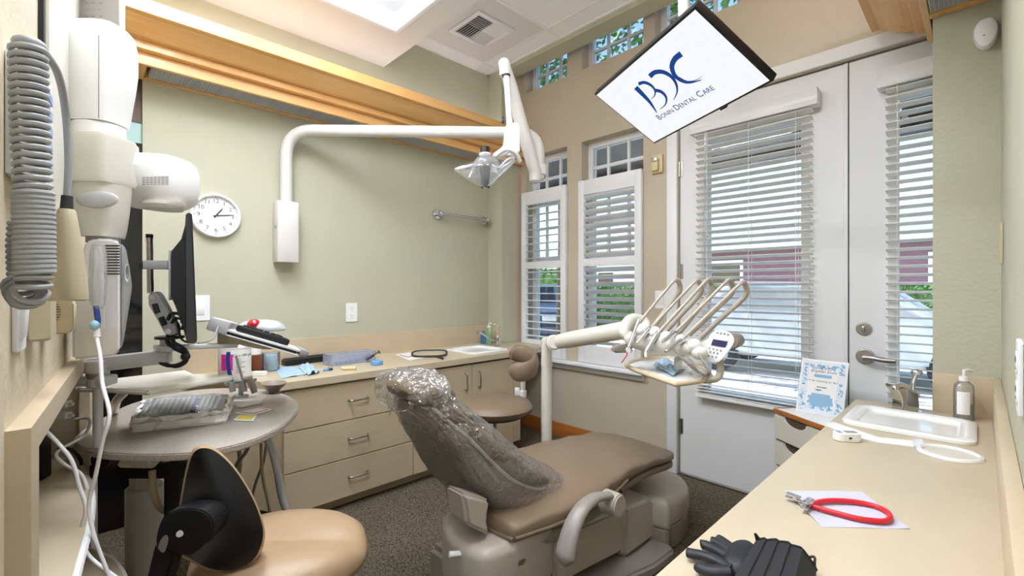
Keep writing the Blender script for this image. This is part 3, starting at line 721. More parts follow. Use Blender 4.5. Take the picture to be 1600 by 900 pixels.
for a, b in ((.504, .712), (.287, .498), (.07, .281)):
    d = MB().bx(-2.5215, -2.50, .785, 1.548, a, b, .0015, 1).build('drawer', M['lam'], t, smooth=0)
    e = MB().bx(-2.5021, -2.4992, .784, 1.5485, b-.0035, b+.0008).build('edge_strip', M['cream_pl'], d, smooth=0)
    handle(d, V((-2.50, 1.185, (a+b)/2+.005)), (0, 1, 0), .112)
MB().bx(-2.56, -2.535, .79, 2.49, .714, .7265).build('shadow_rail', M['lam_dark'], t, smooth=0)
t = thing('door_cabinet', 'beige two-door cabinet under the left sink', 'cabinet', (-2.78, 2.0, 0))
m_ = MB(); m_.bx(XL+.002, -2.522, 1.553, 2.51, .07, .60); m_.bx(-2.545, -2.522, 1.553, 2.51, .60, .712); m_.bx(XL+.002, -2.545, 1.553, 1.58, .60, .712); m_.bx(XL+.002, -2.545, 2.48, 2.51, .60, .712); m_.bx(XL+.01, -2.57, 1.553, 2.50, 0, .07); m_.build('body', M['lam'], t, smooth=0)
for a, b, hy in ((1.553, 2.024, 1.965), (2.028, 2.43, 2.085)):
    d = MB().bx(-2.5215, -2.50, a, b, .07, .712, .0015, 1).build('door', M['lam'], t, smooth=0)
    handle(d, V((-2.50, hy, .60)), (0, 0, 1), .112)
MB().bx(-2.5215, -2.502, 2.433, 2.51, .07, .712).build('filler_panel', M['lam'], t, smooth=0)

def sink(name, label, cx, cy, w, d, z, depth=.12, rot=0):
    t = thing(name, label, 'sink', (cx, cy, z))
    rg = []
    for s, r_, h in ((0, .05, .001), (.0, .05, .010), (-.008, .045, .0155), (-.03, .04, .0155), (-.042, .035, .010), (-.05, .05, -.03), (-.07, .06, -depth+.02), (-.10, .06, -depth), (-.16, .01, -depth)):
        rg.append([(cx+x, cy+y, z+h) for x, y, _ in rrect(w+2*s, d+2*s, max(.006, min(r_, (min(w, d)+2*s)/2-.001)), 6)])
    b = MB().rings(rg, caps=True); b.build('basin', M['porcelain'], t)
    MB().cyl((cx, cy, z-depth+.0005), (cx, cy, z-depth+.004), .025, n=24).build('drain', M['chrome'], t)
    return t
sink('sink', 'white square sink set in the left worktop', -2.735, 2.265, .37, .37, CZ)
# faucet
b = V((-2.79, 2.475, CZ+.001))
b = onZ(778, 541, CZ+.001)
t = thing('faucet', 'chrome faucet with a long swivel spout beside the left sink', 'faucet', b)
tt = (b-CAM).dot(FW)
MB().cyl(b, b+UP*.012, .026, n=24, bev=.003).cyl(b, b+UP*.075, .017, .015, 20).ell(b+UP*.078, .018, n=16).build('body', M['chrome'], t)
MB().tube(bez([b+UP*.045, at(768, 531, tt-.02), at(757, 523, tt-.05), at(747, 518, tt-.07)], 6), .0085, 12).cyl(at(747, 517, tt-.07), at(747, 522, tt-.07), .013, n=16).build('spout', M['chrome'], t)
MB().tube([b+UP*.085, at(776, 518, tt), at(773.5, 508, tt-.01)], [.006, .006, .007], 10).ell(at(773.3, 507, tt-.01), .012, n=14).build('lever', M['chrome'], t)
M['greensoap'] = mat('green_soap', '7fa07a', .2); M['bluesoap'] = mat('blue_bottle', '3f6f96', .25)
def pump_bottle(name, label, p, r, h, body, cap, lab=None, sy=.7, ang=0, spout=(1, 0, 0)):
    t = thing(name, label, 'bottle', p); X_ = rotz(ang, p)
    MB().lathe([(.001, .0005), (r*.92, .0005), (r, .006), (r, h*.6), (r*.92, h*.7), (r*.5, h*.77), (r*.36, h*.78), (.001, h*.78)], X_, 28, 1, sy).build('body', body, t)
    MB().lathe([(r*.42, h*.775), (r*.42, h*.86), (r*.2, h*.87), (r*.12, h*.875), (r*.12, h*.95), (.001, h*.95)], X_, 20).tube([X_ @ V((0, 0, h*.95)), X_ @ V((0, 0, h*.985)), X_ @ V((r*.5, 0, h)), X_ @ V((r*1.0, 0, h*.97))], r*.15, 10).build('pump', cap, t)
    if lab: MB().lathe([(r*1.01, h*.12), (r*1.015, h*.13), (r*1.015, h*.52), (r*1.01, h*.53)], X_, 28, 1, sy).build('label_sheet', lab, t)
    return t
p = onZ(764, 538, CZ); pump_bottle('soap_bottle', 'green soap bottle with white pump behind the left sink faucet', p, .034, .185, M['greensoap'], M['offwhite'])
p = onZ(755.5, 537, CZ); o = MB().lathe([(.001, .0005), (.03, .0005), (.032, .01), (.032, .07), (.02, .09), (.012, .095), (.012, .11), (.001, .11)], Matrix.Translation(p), 24, 1, .7).build('shampoo_bottle', M['bluesoap']); tag(o, 'small blue bottle behind the left sink next to the green soap', 'bottle')

# wipes tub
p = onZ(367, 590.5, CZ); s = (p-CAM).dot(FW)/FPX; r = 22.5*s; h = 51*s
t = thing('wipes_canister', 'large white wipes canister with a magenta label on the left worktop', 'canister', p)
T_ = Matrix.Translation(p)
MB().lathe([(.001, .0005), (r*.96, .0005), (r, .006), (r, h*.93), (r*.97, h*.94), (.001, h*.94)], T_, 48).build('tub', M['offwhite'], t)
MB().lathe([(r*1.01, h*.93), (r*1.03, h*.94), (r*1.03, h*.985), (r*1.0, h), (.001, h)], T_, 48).build('lid', M['offwhite'], t)
vdir = (CAM-p); vdir.z = 0; va = math.atan2(vdir.y, vdir.x)
def wrap(a0, a1, z0, z1, rr): return lambda u, v_: p + V((math.cos(va+a0+(a1-a0)*u)*rr, math.sin(va+a0+(a1-a0)*u)*rr, z0+(z1-z0)*v_))
MB().grid(wrap(-.90, -.12, h*.30, h*.78, r*1.006), 10, 2).build('label_panel', M['magenta'], t)
m_ = MB()
for k, ch in enumerate('CaviWipes'):
    a = -.05+k*.165; q = p+V((math.cos(va+a)*r*1.008, math.sin(va+a)*r*1.008, h*.73)); n_ = V((math.cos(va+a), math.sin(va+a), 0))
    text_mb(ch, frame(q, (-n_.y, n_.x, 0), UP, n_), .021, mb=m_)
for k in range(9):
    z = h*(.62-.05*k); m_.grid(wrap(.05, .05+.25+.4*rnd.random(), z, z+.0022, r*1.007), 6, 1)
    m_.grid(wrap(-.82, -.3-.3*rnd.random(), z, z+.0018, r*1.008), 6, 1)
m_.build('label_text', M['ink'], t, smooth=0)
# brown bottle, cup of blue gel, case
p = onZ(399, 582.5, CZ); s = (p-CAM).dot(FW)/FPX; T_ = Matrix.Translation(p)
t = thing('medicine_bottle', 'brown bottle with white screw cap beside the wipes canister', 'bottle', p)
MB().lathe([(.001, .0005), (9.5*s, .0005), (10*s, .005), (10*s, 24*s), (8.5*s, 28*s), (6.8*s, 29*s), (.001, 29*s)], T_, 32).build('body', M['brown'], t)
MB().lathe([(8*s, 29*s), (8.2*s, 30*s), (8*s, 40*s), (7*s, 41*s), (.001, 41*s)], T_, 32).build('cap', M['offwhite'], t)
p = onZ(423, 579, CZ); s = (p-CAM).dot(FW)/FPX; T_ = Matrix.Translation(p)
t = thing('gauze_cup', 'clear plastic cup holding a light blue roll beside the brown bottle', 'cup', p)
MB().lathe([(.001, .001), (12.5*s, .001), (13.5*s, 28*s), (13*s, 28*s), (12*s, .004)], T_, 32).build('cup', M['clear'], t)
MB().lathe([(.001, .005), (8*s, .005), (8.5*s, 24*s), (8*s, 25*s), (.001, 25*s)], T_, 28).build('roll', M['teal'], t)
p = onZ(405, 586.5, CZ); o = MB().prism([(x, y, .0005) for x, y, _ in rrect(.085, .04, .02, 7)], (0, 0, .022), .006, 3, rotz(TH, p)).build('retainer_case', M['offwhite']); tag(o, 'small white oval case in front of the brown bottle', 'case')
# long black case
a, b = onZ(443, 572, CZ), onZ(512, 563, CZ); d_ = (b-a); L = d_.length; ang = math.atan2(d_.y, d_.x)
t = thing('instrument_case', 'long black open case lying on the left worktop', 'case', (a+b)/2)
X_ = rotz(ang, (a+b)/2)
MB().box((0, 0, .02), (L, .07, .038), X_, .006).build('body', M['black'], t); MB().box((0, .012, .041), (L*.94, .03, .006), X_, .002).build('foam_edge', M['charcoal'], t)
def sheet(name, label, cat, pts, z, m, amp=.006, group=None, th=.0012):
    P = [onZ(x, y, z) for x, y in pts]
    def fn(u, v_):
        q = P[0].lerp(P[1], u).lerp(P[3].lerp(P[2], u), v_)
        return q + UP*(.0015+amp*(abs(math.sin(u*7+v_*5))*.5+abs(math.sin(v_*9-u*4))*.5)*(.3+.7*math.sin(PI*min(1, max(0, u))))) 
    o = MB().grid(fn, 14, 12, th).build(name, m); return tag(o, label, cat, group)
sheet('sterilization_pouch', 'flat light blue pouch on the left worktop before the black case', 'pouch', [(428, 575), (466, 573), (482, 585), (440, 592)], CZ, M['blue_paper'])
sheet('blue_tissue', 'crumpled light blue tissue next to the flat blue pouch', 'tissue', [(466, 576), (488, 571), (500, 583), (482, 588)], CZ, M['blue_paper'], .03)
for i, (x, y, m, lab) in enumerate(((507, 580, 'blue', 'tiny blue stopper beside the crumpled tissue'), (513, 579, 'black', 'tiny black stopper beside the tiny blue one'), (530, 570, 'blue', 'small blue clip in front of the divided box'))):
    p = onZ(x, y, CZ); o = MB().cyl(p+UP*.008, p+UP*.008+RT*.022+FW*.01, .008, .006, 14, .001).ell(p+UP*.008, .009, n=12).build('rubber_stopper', M[m]); tag(o, lab, 'stopper')
p = onZ(545, 578, CZ); o = MB().box((0, 0, .011), (.085, .03, .021), rotz(TH+.1, p), .008, 3).build('bite_block', M['cream_pl']); tag(o, 'small cream block at the front edge of the left worktop', 'block')
# divided box
a, b = onZ(517, 573, CZ), onZ(586, 564, CZ); d_ = b-a; L = d_.length; ang = math.atan2(d_.y, d_.x); X_ = rotz(ang, (a+b)/2+V((-d_.y, d_.x, 0)).normalized()*.05)
t = thing('organizer_box', 'clear divided plastic box of small blue parts on the left worktop', 'box', (a+b)/2)
m_ = MB(); W_ = .12; hh = .07
for q in ((-L/2, -L/2+.003, -W_/2, W_/2), (L/2-.003, L/2, -W_/2, W_/2), (-L/2, L/2, -W_/2, -W_/2+.003), (-L/2, L/2, W_/2-.003, W_/2), (-L/2, L/2, -.0015, .0015)): m_.bx(*q, .001, hh, M=X_)
for k in range(1, 6): m_.bx(-L/2+L*k/6-.001, -L/2+L*k/6+.001, -W_/2, W_/2, .001, hh*.9, M=X_)
m_.bx(-L/2, L/2, -W_/2, W_/2, .0005, .003, M=X_); m_.build('tray', M['clear_box'], t, smooth=0)
m_ = MB()
for k in range(22): m_.box((rnd.uniform(-L/2+.02, L/2-.02), rnd.uniform(-.05, .05), .012), (.022, .012, .016), X_ @ Matrix.Rotation(0, 4, 'Z'), .003)
m_.build('contents', M['blue'], t)
p = onZ(589, 570, CZ); o = MB().lathe([(.001, .0005), (.034, .0005), (.037, .005), (.037, .022), (.034, .027), (.02, .027), (.018, .022), (.001, .022)], Matrix.Translation(p), 32).build('floss_disc', M['blue']); tag(o, 'round blue dispenser disc at the end of the divided box', 'disc')
p = onZ(578, 567, CZ); q0, q1 = at(572, 562, (p-CAM).dot(FW)), at(592, 550, (p-CAM).dot(FW)+.05)
t = thing('syringe', 'thin black syringe leaning over the corner of the divided box', 'syringe', q0)
MB().cyl(q0, q0.lerp(q1, .6), .009, n=14).build('barrel', M['black'], t); MB().cyl(q0.lerp(q1, .6), q1, .004, n=10).cyl(q1, q1+(q1-q0).normalized()*.004, .013, n=14).build('plunger', M['black'], t)
P = [onZ(x, y, CZ) for x, y in ((617, 554), (640, 551), (668, 558), (640, 563))]
t = thing('red_printed_card', 'white card with red print under the hand mirror', 'card', P[0])
MB().prism([q+UP*.0004 for q in P], UP*.0012).build('card', M['paper'], t, smooth=0)
m_ = MB(); m_.tube([onZ(x, y, CZ+.0022) for x, y in ((625, 555), (632, 557), (637, 558), (644, 556.5))], .004, 6); m_.build('print', M['red'], t)
c0 = onZ(671, 553, CZ+.006); t = thing('hand_mirror', 'black-rimmed oval hand mirror lying near the left sink', 'hand mirror', c0)
ring = [onZ(671+math.copysign(abs(math.cos(a))**.6, math.cos(a))*27, 552.3-math.copysign(abs(math.sin(a))**.6, math.sin(a))*4.6-math.cos(a)*1.0, CZ+.008) for a in [2*PI*k/40 for k in range(40)]]
MB().tube(ring, .0075, 10, closed=True).build('rim', M['blackrub'], t)
M['mirror_face'] = mat('mirror_face', 'cfc0a5', .25, metal=0.2)
MB().prism([q-UP*.003 for q in ring], UP*.002).build('mirror_glass', M['lam_top'], t, smooth=0)
a, b = onZ(680, 556.5, CZ+.008), onZ(691, 560, CZ+.008); MB().box((0, 0, 0), (.012, (b-a).length+.03, .014), frame((a+b)/2, (b-a).normalized().cross(UP)*-1, (b-a).normalized(), UP), .004).build('grip', M['blackrub'], t)

# ================================================================== assistant's table
TZ = .78
out = [onZ(x, y, TZ) for x, y in ((115, 687), (135, 701), (180, 708), (270, 709), (340, 701), (400, 685), (445, 662), (466, 638), (460, 623), (436, 613), (400, 607), (330, 607), (262, 616), (204, 631), (165, 650), (135, 667))]
t = thing('assistant_table', 'rounded speckled stone-top table on a beige column at the left', 'table', at(226, 0, 1.62)*1 - UP*at(226, 0, 1.62).z)
tb = [q-UP*.022 for q in bez(out, 6, True)]
MB().prism(tb, UP*.022, .004).build('table_top', M['granite'], t)
cb = at(226, 450, 1.62); cb.z = 0
MB().cyl(cb+UP*.0, cb+UP*.55, .055, n=32, bev=.006).build('column', M['putty'], t)
MB().cyl(cb+UP*.55, cb+UP*.76, .043, n=28).build('column_neck', M['putty'], t)
MB().cyl(cb, cb+UP*.03, .17, .16, 36, .006).build('foot', M['charcoal'], t)
m_ = MB(); X_ = frame(at(235, 733, 1.5), RT, FW, UP)
m_.box((0, 0, 0), (.36, .05, .045), X_, .004); m_.box((.085, 0, -.09), (.05, .045, .16), X_, .004); m_.build('support_rail', M['black'], t)
m_ = MB(); m_.cyl(at(190, 716, 1.45), at(245, 716, 1.45), .028, .03, 20, .01); m_.cyl(at(250, 715, 1.5), at(290, 708, 1.55), .02, n=16, bev=.008); m_.build('knuckle', M['putty'], t)
m_ = MB(); m_.cyl(at(170, 714, 1.42)-FW*.03, at(170, 714, 1.42)+FW*.05, .035, n=20, bev=.006); m_.build('pivot_knob', M['black'], t)
# hoses hanging beneath
for i, (pts, r_, m, lab) in enumerate((
    ([(402, 676, 1.6), (420, 690, 1.6), (432, 730, 1.62), (440, 775, 1.65), (449, 800, 1.66)], .0125, 'greycord', 'thick light grey hose curving from under the stone table'),
    ([(372, 690, 1.75), (375, 720, 1.75), (373, 750, 1.78), (370, 790, 1.8), (372, 860, 1.9)], .008, 'putty_d', 'thin beige hose hanging straight under the stone table'),
    ([(392, 684, 1.7), (385, 705, 1.7), (372, 722, 1.72), (366, 735, 1.75)], .007, 'grey', 'short grey hose bending back under the stone table'),
    ([(408, 682, 1.7), (410, 740, 1.75), (420, 790, 1.8), (428, 850, 1.95)], .006, 'putty_d', 'thin dark beige hose beside the thick grey hose'),
    ([(418, 680, 1.8), (412, 720, 1.8), (398, 760, 1.85), (385, 820, 1.95)], .006, 'grey', 'thin grey hose crossing behind the thick hose'),
    ([(238, 735, 1.45), (240, 770, 1.45), (252, 795, 1.5), (270, 800, 1.55)], .010, 'putty_d', 'beige hose looping beside the table column'),
    ([(285, 735, 1.6), (295, 770, 1.6), (285, 800, 1.62), (275, 830, 1.66)], .010, 'putty_d', 'beige hose behind the black stool backrest'))):
    o = MB().tube(bez([at(*q) for q in pts], 7), r_, 12).build('suction_hose', M[m]); tag(o, lab, 'hose', 'hoses under the assistant table')
# assistant's instrument holder
hb = onZ(376, 620, TZ)
t = thing('instrument_holder', 'grey holder with a blue-tipped suction handpiece at the table back edge', 'instrument holder', hb)
s_ = (hb-CAM).dot(FW)
m_ = MB(); m_.tube(bez([at(352, 600, s_), at(366, 597, s_), at(384, 596, s_), at(400, 593, s_)], 5), .007, 10); m_.cyl(hb, at(376, 598, s_), .010, .008, 14); m_.cyl(hb, hb+UP*.008, .03, n=20); m_.build('holder_bar', M['grey'], t)
for nm, pts, r_, m in (('suction_tip', [(362, 598), (358, 580), (356, 562), (357, 550)], [.008]*4, 'navy'), ('saliva_tip', [(380, 598), (377, 585), (372, 568), (369, 556)], [.005]*4, 'grey')):
    P = bez([at(x, y, s_-.01) for x, y in pts], 6); MB().tube(P, r_[0], 12).build(nm, M[m], t)
for nm, a, b, r0, r1 in (('valve_body', (364, 612), (361, 596), .013, .011), ('valve_body', (382, 612), (379, 596), .012, .010)):
    MB().cyl(at(*a, s_-.01), at(*b, s_-.01), r0, r1, 18, .002).build(nm, M['grey'], t)
MB().tube(bez([at(398, 614, s_-.01), at(394, 602, s_-.01), at(390, 593, s_-.01), at(382, 592, s_-.01)], 6), [.011+.003*math.sin(k*.2) for k in range(19)], 14).ell(at(390, 592, s_-.01), .014, n=14).build('air_syringe', M['chairpl_d'], t)
p = onZ(428, 612.5, TZ); o = MB().lathe([(.001, .0005), (.026, .0005), (.03, .01), (.055, .03), (.066, .042), (.062, .043), (.04, .025), (.001, .018)], Matrix.Translation(p), 36, 1, .8).build('bowl', M['chairpl_d']); tag(o, 'dark taupe shallow bowl at the far edge of the stone table', 'bowl')
# wrapped tray
c4 = [onZ(x, y, TZ) for x, y in ((205, 677), (352, 662), (364, 632), (222, 642))]
t = thing('wrapped_tray', 'instrument tray wrapped in white paper and clear plastic on the stone table', 'tray', (c4[0]+c4[2])/2)
def quad(u, v_): return c4[0].lerp(c4[1], u).lerp(c4[3].lerp(c4[2], u), v_)
rg = []
N = 14
loop = [(k/N, 0) for k in range(N)] + [(1, k/N) for k in range(N)] + [(1-k/N, 1) for k in range(N)] + [(0, 1-k/N) for k in range(N)]
for z, s, a in ((.001, 1, 0), (.012, 1.02, .008), (.030, 1.0, .012), (.042, .98, .010), (.044, .93, .006), (.012, .92, 0)):
    rg.append([quad(.5+(u-.5)*s, .5+(v_-.5)*s) + V((rnd.uniform(-a, a), rnd.uniform(-a, a), z+rnd.uniform(-a, a)*.4)) for u, v_ in loop])
MB().rings(rg).build('paper_wrap', M['paper'], t, smooth=20)
m_ = MB()
for k in range(14): m_.prism([quad(.1+.058*k, .12)+UP*.0435, quad(.1+.058*k+.03, .12)+UP*.0435, quad(.1+.058*k+.03, .88)+UP*.0435, quad(.1+.058*k, .88)+UP*.0435], UP*.006)
m_.build('instruments', M['alu'], t, smooth=0)
m_ = MB().prism([quad(.06, .08)+UP*.038, quad(.94, .08)+UP*.038, quad(.94, .92)+UP*.038, quad(.06, .92)+UP*.038], UP*.005); m_.build('cassette', M['grey'], t, smooth=0)
MB().prism([quad(.60, .06)+UP*.052, quad(.66, .06)+UP*.052, quad(.66, .7)+UP*.0525, quad(.60, .7)+UP*.0525], UP*.001).build('tape_stripe', M['navy'], t, smooth=0)
MB().grid(lambda u, v_: quad(-.03+1.06*u, -.02+1.08*v_)+UP*(.030+.032*min(1, 4.5*min(u, 1-u, v_, 1-v_))+.003*math.sin(u*17+v_*4)*math.sin(v_*9-u*5)), 36, 24).build('plastic_film', M['film2'], t)
# small packs on the table
for i, (x, y, a, L, lab) in enumerate(((383, 627, .2, .085, 'white plastic strip lying farthest back on the stone table'), (385, 635, 1.2, .06, 'short white plastic strip pointing towards the tray'), (378, 634, 1.0, .05, 'short white plastic strip nearest the wrapped tray'), (395, 633, .55, .075, 'white plastic strip crossing the others at right'))):
    p = onZ(x, y, TZ); o = MB().prism([(-L/2, -.006, .0005), (L/2*.7, -.008, .0005), (L/2, 0, .0005), (L/2*.7, .008, .0005), (-L/2, .006, .0005)], (0, 0, .004+.004*i), .001, 1, rotz(TH+a, p)).build('plastic_strip', M['offwhite']); tag(o, lab, 'strip', 'white strips on the stone table')
for pts, m, lab in (([(366, 647), (405, 638), (427, 641), (395, 650)], 'paper', 'white card packet with red edging on the stone table'), ([(364, 658), (374, 650), (402, 650), (396, 659)], 'yellow', 'small yellow packet at the front of the stone table')):
    P = [onZ(x, y, TZ) for x, y in pts]; t = thing('paper_packet', lab, 'packet', P[0])
    MB().prism([q+UP*.0005 for q in P], UP*.004, .001, 1).build('packet', M['paper'], t, smooth=0)
    c = sum(P, V())/4
    MB().prism([c.lerp(q, .75)+UP*.0046 for q in P], UP*.0008).build('print', M['red' if m == 'paper' else 'yellow'], t, smooth=0)
    if m == 'paper': MB().prism([c.lerp(q, .62)+UP*.0055 for q in P], UP*.0006).build('card_face', M['offwhite'], t, smooth=0)
# white arm over the table
poly = [onZ(x, y, .95) for x, y in ((120, 598), (170, 592), (290, 578), (303, 584), (366, 586), (362, 589), (232, 611), (172, 607), (118, 606))]
t = thing('table_arm', 'flat off-white swivel arm reaching over the stone table', 'arm', (poly[0].x, poly[0].y, TZ))
MB().prism([q-UP*.014 for q in poly], UP*.014, .004).build('arm_plate', M['putty'], t)
a = at(172, 606, 1.5); MB().tube(arc_path([onZ(178, 645, TZ)+UP*.001, at(182, 625, 1.52), at(205, 603, 1.5)], .05, 6), .013, 14).build('curved_post', M['putty'], t)

# ================================================================== things on the near partition
def boxP(mb, x0, x1, o0, o1, z0, z1, bev=0):
    """Box standing off the partition: x along it, o away from it."""
    return mb.prism([(x0, PY(x0, o0), z0), (x1, PY(x1, o0), z0), (x1, PY(x1, o1), z0), (x0, PY(x0, o1), z0)], (0, 0, z1-z0), bev)
def pxP(pts, t, depth, bev=.004, seg=2, mb=None):
    """Solid with the given front outline at depth t, running back `depth` along the partition."""
    return (mb or MB()).prism([at(x, y, t) for x, y in pts], WDIR*depth, bev, seg)
# x-ray wall bracket posts
t = thing('wall_cabinet_panel', 'tall cream wall panel with a dark joint behind the x-ray arm', 'panel', (-1.4, -.03, 1.40))
boxP(MB(), -1.26, -1.72, .0005, .012, 1.38, 2.6, .003).build('panel', M['putty'], t)
boxP(MB(), -1.235, -1.259, .0005, .008, 1.40, 2.6).build('joint_strip', M['black'], t, smooth=0)
# exposure control box
x0 = onP(5, 160).x; x1 = onP(82, 160, .035).x
t = thing('exposure_control', 'white exposure control box with buttons on the cream partition', 'control box', (x0, PY(x0), 1.41))
boxP(MB(), x0, x1, .0008, .035, 1.405, 1.588, .006).build('housing', M['white'], t)
m_ = MB()
for k in range(5): boxP(m_, x0-.025, x1+.02, .0345, .0375, 1.44+k*.026, 1.455+k*.026, .001)
m_.build('button', M['blue'], t)
# coiled cord + handset
def coil(axis, turns, R_, seg=14, r0=.0036):
    P = [V(p) for p in axis]; n = int(turns*seg); out = []
    Ls = [0]
    for a, b in zip(P, P[1:]): Ls.append(Ls[-1]+(b-a).length)
    for i in range(n+1):
        s = Ls[-1]*i/n; j = max(k for k in range(len(P)-1) if Ls[k] <= s+1e-9); f = (s-Ls[j])/(Ls[j+1]-Ls[j]); c = P[j].lerp(P[j+1], f)
        tg = (P[j+1]-P[j]).normalized(); u = (FW-tg*FW.dot(tg)).normalized(); w_ = tg.cross(u); a = 2*PI*i/seg
        out.append(c+(u*math.cos(a)+w_*math.sin(a))*R_)
    return out
t = thing('exposure_switch', 'beige cone-shaped exposure switch hanging on a coiled grey cord', 'exposure switch', at(105, 470, .70))
tc_ = .585
hp = bez([at(44, 74, tc_), at(47, 180, tc_), at(52, 300, tc_), at(54, 430, tc_)], 6)
k1 = coil(hp[:13], 19, .0158); k2 = coil(hp[12:], 17, .0172)
bend = coil(bez([at(54, 430, tc_), at(50, 455, tc_), at(38, 462, tc_+.01), at(30, 440, tc_+.02)], 4), 7, .015)
k3 = coil([at(30, 440, tc_+.02), at(28, 380, tc_+.02), at(31, 345, tc_+.02)], 11, .0085)
m_ = MB()
for c_ in (k1, k2, bend, k3): m_.tube(c_, .0037, 8)
m_.tube(bez([k1[0], at(50, 66, .595), at(72, 85, .62), at(92, 120, .65), at(103, 180, .69), at(107, 250, .70), at(105, 308, .70)], 8), .0048, 10)
m_.tube(bez([k3[-1], at(34, 318, .61), at(45, 300, .61)], 5), .0042, 8)
m_.build('coiled_cord', M['greycord'], t)
MB().cyl(at(104, 328, .70), at(105, 306, .70), .0078, .0068, 18).build('strain_relief', M['charcoal'], t)
rg = []
for y, w_, d_, cx in ((327, 9, 9, 104), (329, 10.5, 10, 104), (360, 15, 14, 104.5), (400, 20, 17, 105), (440, 26, 19, 104.5), (462, 29.5, 20, 103), (468, 29, 19, 103), (470, 26, 16, 103)):
    c = at(cx, y, .70); k = .70/FPX
    rg.append([c+RT*math.copysign(abs(math.cos(a))**.75, math.cos(a))*w_*k+FW*math.sin(a)*d_*k for a in [2*PI*i/28 for i in range(28)]])
MB().rings(rg).build('handset', M['beige_h'], t)
MB().ell(at(46, 70, .59), (.017, .017, .010), n=16).build('cord_gland', M['greycord'], t)
# hanger: hook plate carrying the switch
o = boxP(MB(), -1.10, -1.18, .0008, .030, 1.16, 1.30, .004).build('handset_cradle', M['beige_h']); tag(o, 'beige wall cradle behind the hanging exposure switch', 'cradle')
# small speaker box
t = thing('speaker_box', 'beige buzzer box with round slotted grille under the exposure switch', 'speaker', at(92, 522, .88))
pxP([(68, 468), (110, 468), (115, 474), (115, 514), (108, 521), (72, 523), (68, 520)], .88, .06, .003).build('body', M['beige_h'], t)
m_ = MB()
for k in range(7):
    y = 475+k*4; hw = math.sqrt(max(.05, 1-((k-3)/3.6)**2))*11
    m_.prism([at(84-hw, y, .8795), at(84+hw, y, .8795), at(84+hw, y+1.2, .8795), at(84-hw, y+1.2, .8795)], WDIR*.001)
m_.prism([at(84.5, 471, .8797), at(85.3, 471, .8797), at(85.3, 521, .8797), at(84.5, 521, .8797)], WDIR*.001)
m_.build('grille', M['ink'], t, smooth=0)
# document holder
t = thing('document_holder', 'clear wall holder with a white printed sheet beside the cornice', 'document holder', at(158, 70, 1.50))
Dp = frame(at(158, 10, 1.5), RT, UP, -FW)
MB().box((0, .07, 0), (.135, .38, .004), Dp, .001).build('sheet', M['paper'], t, smooth=0)
MB().box((.069, .07, 0), (.004, .385, .02), Dp).box((-.069, .07, 0), (.004, .385, .02), Dp).box((0, .07, -.006), (.14, .385, .003), Dp).build('holder_frame', M['alu'], t, smooth=0)
MB().box((0, .07, .006), (.135, .38, .002), Dp).build('cover', M['clear'], t, smooth=0)
m_ = MB()
for k in range(14): 
    for j in range(3): m_.box((-.045+j*.022+rnd.uniform(-.003, .003), -.10+k*.022, .0025), (.012, .0015*(1+k % 2), .0005), Dp)
m_.build('print', M['inkgrey'], t, smooth=0)
q = at(158, 30, 1.5); MB().cyl(q+FW*.006, V((q.x-.2, PY(q.x-.2, .002), q.z)), .012, n=12).build('bracket', M['alu'], t)

# ------------------------------------------------------------------ x-ray unit
t = thing('xray_unit', 'white wall-mounted dental x-ray unit with folded arm and round tubehead', 'x-ray unit', at(155, 562, 1.18))
def ringset(rows, tt, n=32, e=.55):
    rg = []
    for y, xl, xr, dp in rows:
        c = at((xl+xr)/2, y, tt); k = tt/FPX; w_ = (xr-xl)/2*k
        rg.append([c+RT*math.copysign(abs(math.cos(a))**e, math.cos(a))*w_+FW*math.copysign(abs(math.sin(a))**e, math.sin(a))*dp for a in [2*PI*i/n for i in range(n)]])
    return rg
MB().rings(ringset([(41, 122, 180, .03), (44, 116, 190, .045), (52, 111, 196, .055), (75, 108.5, 200, .06), (110, 110, 200, .06), (140, 114, 196, .058), (165, 118, 192, .055), (188, 121, 189, .052), (196, 122, 188, .05)], 1.22)).build('arm_cover', M['offwhite'], t)
MB().prism([at(153.4, 55, 1.1585), at(154.4, 55, 1.1585), at(154.4, 185, 1.164), at(153.4, 185, 1.164)], FW*.001).build('cover_seam', M['inkgrey'], t, smooth=0)
MB().rings(ringset([(197, 121, 187, .05), (199, 120, 188, .053), (222, 120, 187, .052), (232, 121, 186, .05)], 1.22, e=.9)).build('swivel_collar', M['offwhite'], t)
MB().rings(ringset([(189, 124, 185, .046), (199, 124, 185, .046)], 1.22, e=.9)).build('swivel_gap', M['black'], t)
MB().cyl(at(151, 212, 1.1695), at(151, 212, 1.165), .006, n=14).build('collar_screw', M['nickel'], t)
kn = MB().rings(ringset([(216, 110, 193, .055), (222, 109, 194, .058), (250, 112, 190, .05), (282, 109, 194, .058), (290, 111, 192, .055)], 1.2, e=.35)); kn.build('elbow_block', M['putty'], t)
MB().rings(ringset([(290, 114, 192, .05), (300, 118, 191, .05), (330, 127, 189, .045), (360, 136, 186, .04), (371, 140, 183, .038)], 1.2, e=.5)).build('lower_arm', M['putty_d' if False else 'putty'], t)
m_ = MB(); m_.ell(at(152, 312, 1.155), (.055, .008, .022), Matrix.Rotation(TH, 3, 'Z')); m_.build('arm_inset', M['alu'], t)
MB().rings(ringset([(366, 141, 182, .03), (380, 141, 182, .03)], 1.2, e=.8)).build('arm_pivot', M['grey'], t)
ctl = pxP([(133, 378), (150, 372), (178, 373), (188, 378), (188, 548), (178, 557), (113, 562), (112, 400), (128, 395)], 1.16, .14, .006, 3).build('control_panel', M['offwhite'], t)
pxP([(188.5, 379), (197, 388), (206, 442), (206, 452), (193, 535), (188.5, 546)], 1.17, .12, .005, 2).build('panel_side', M['alu'], t)
m_ = MB()
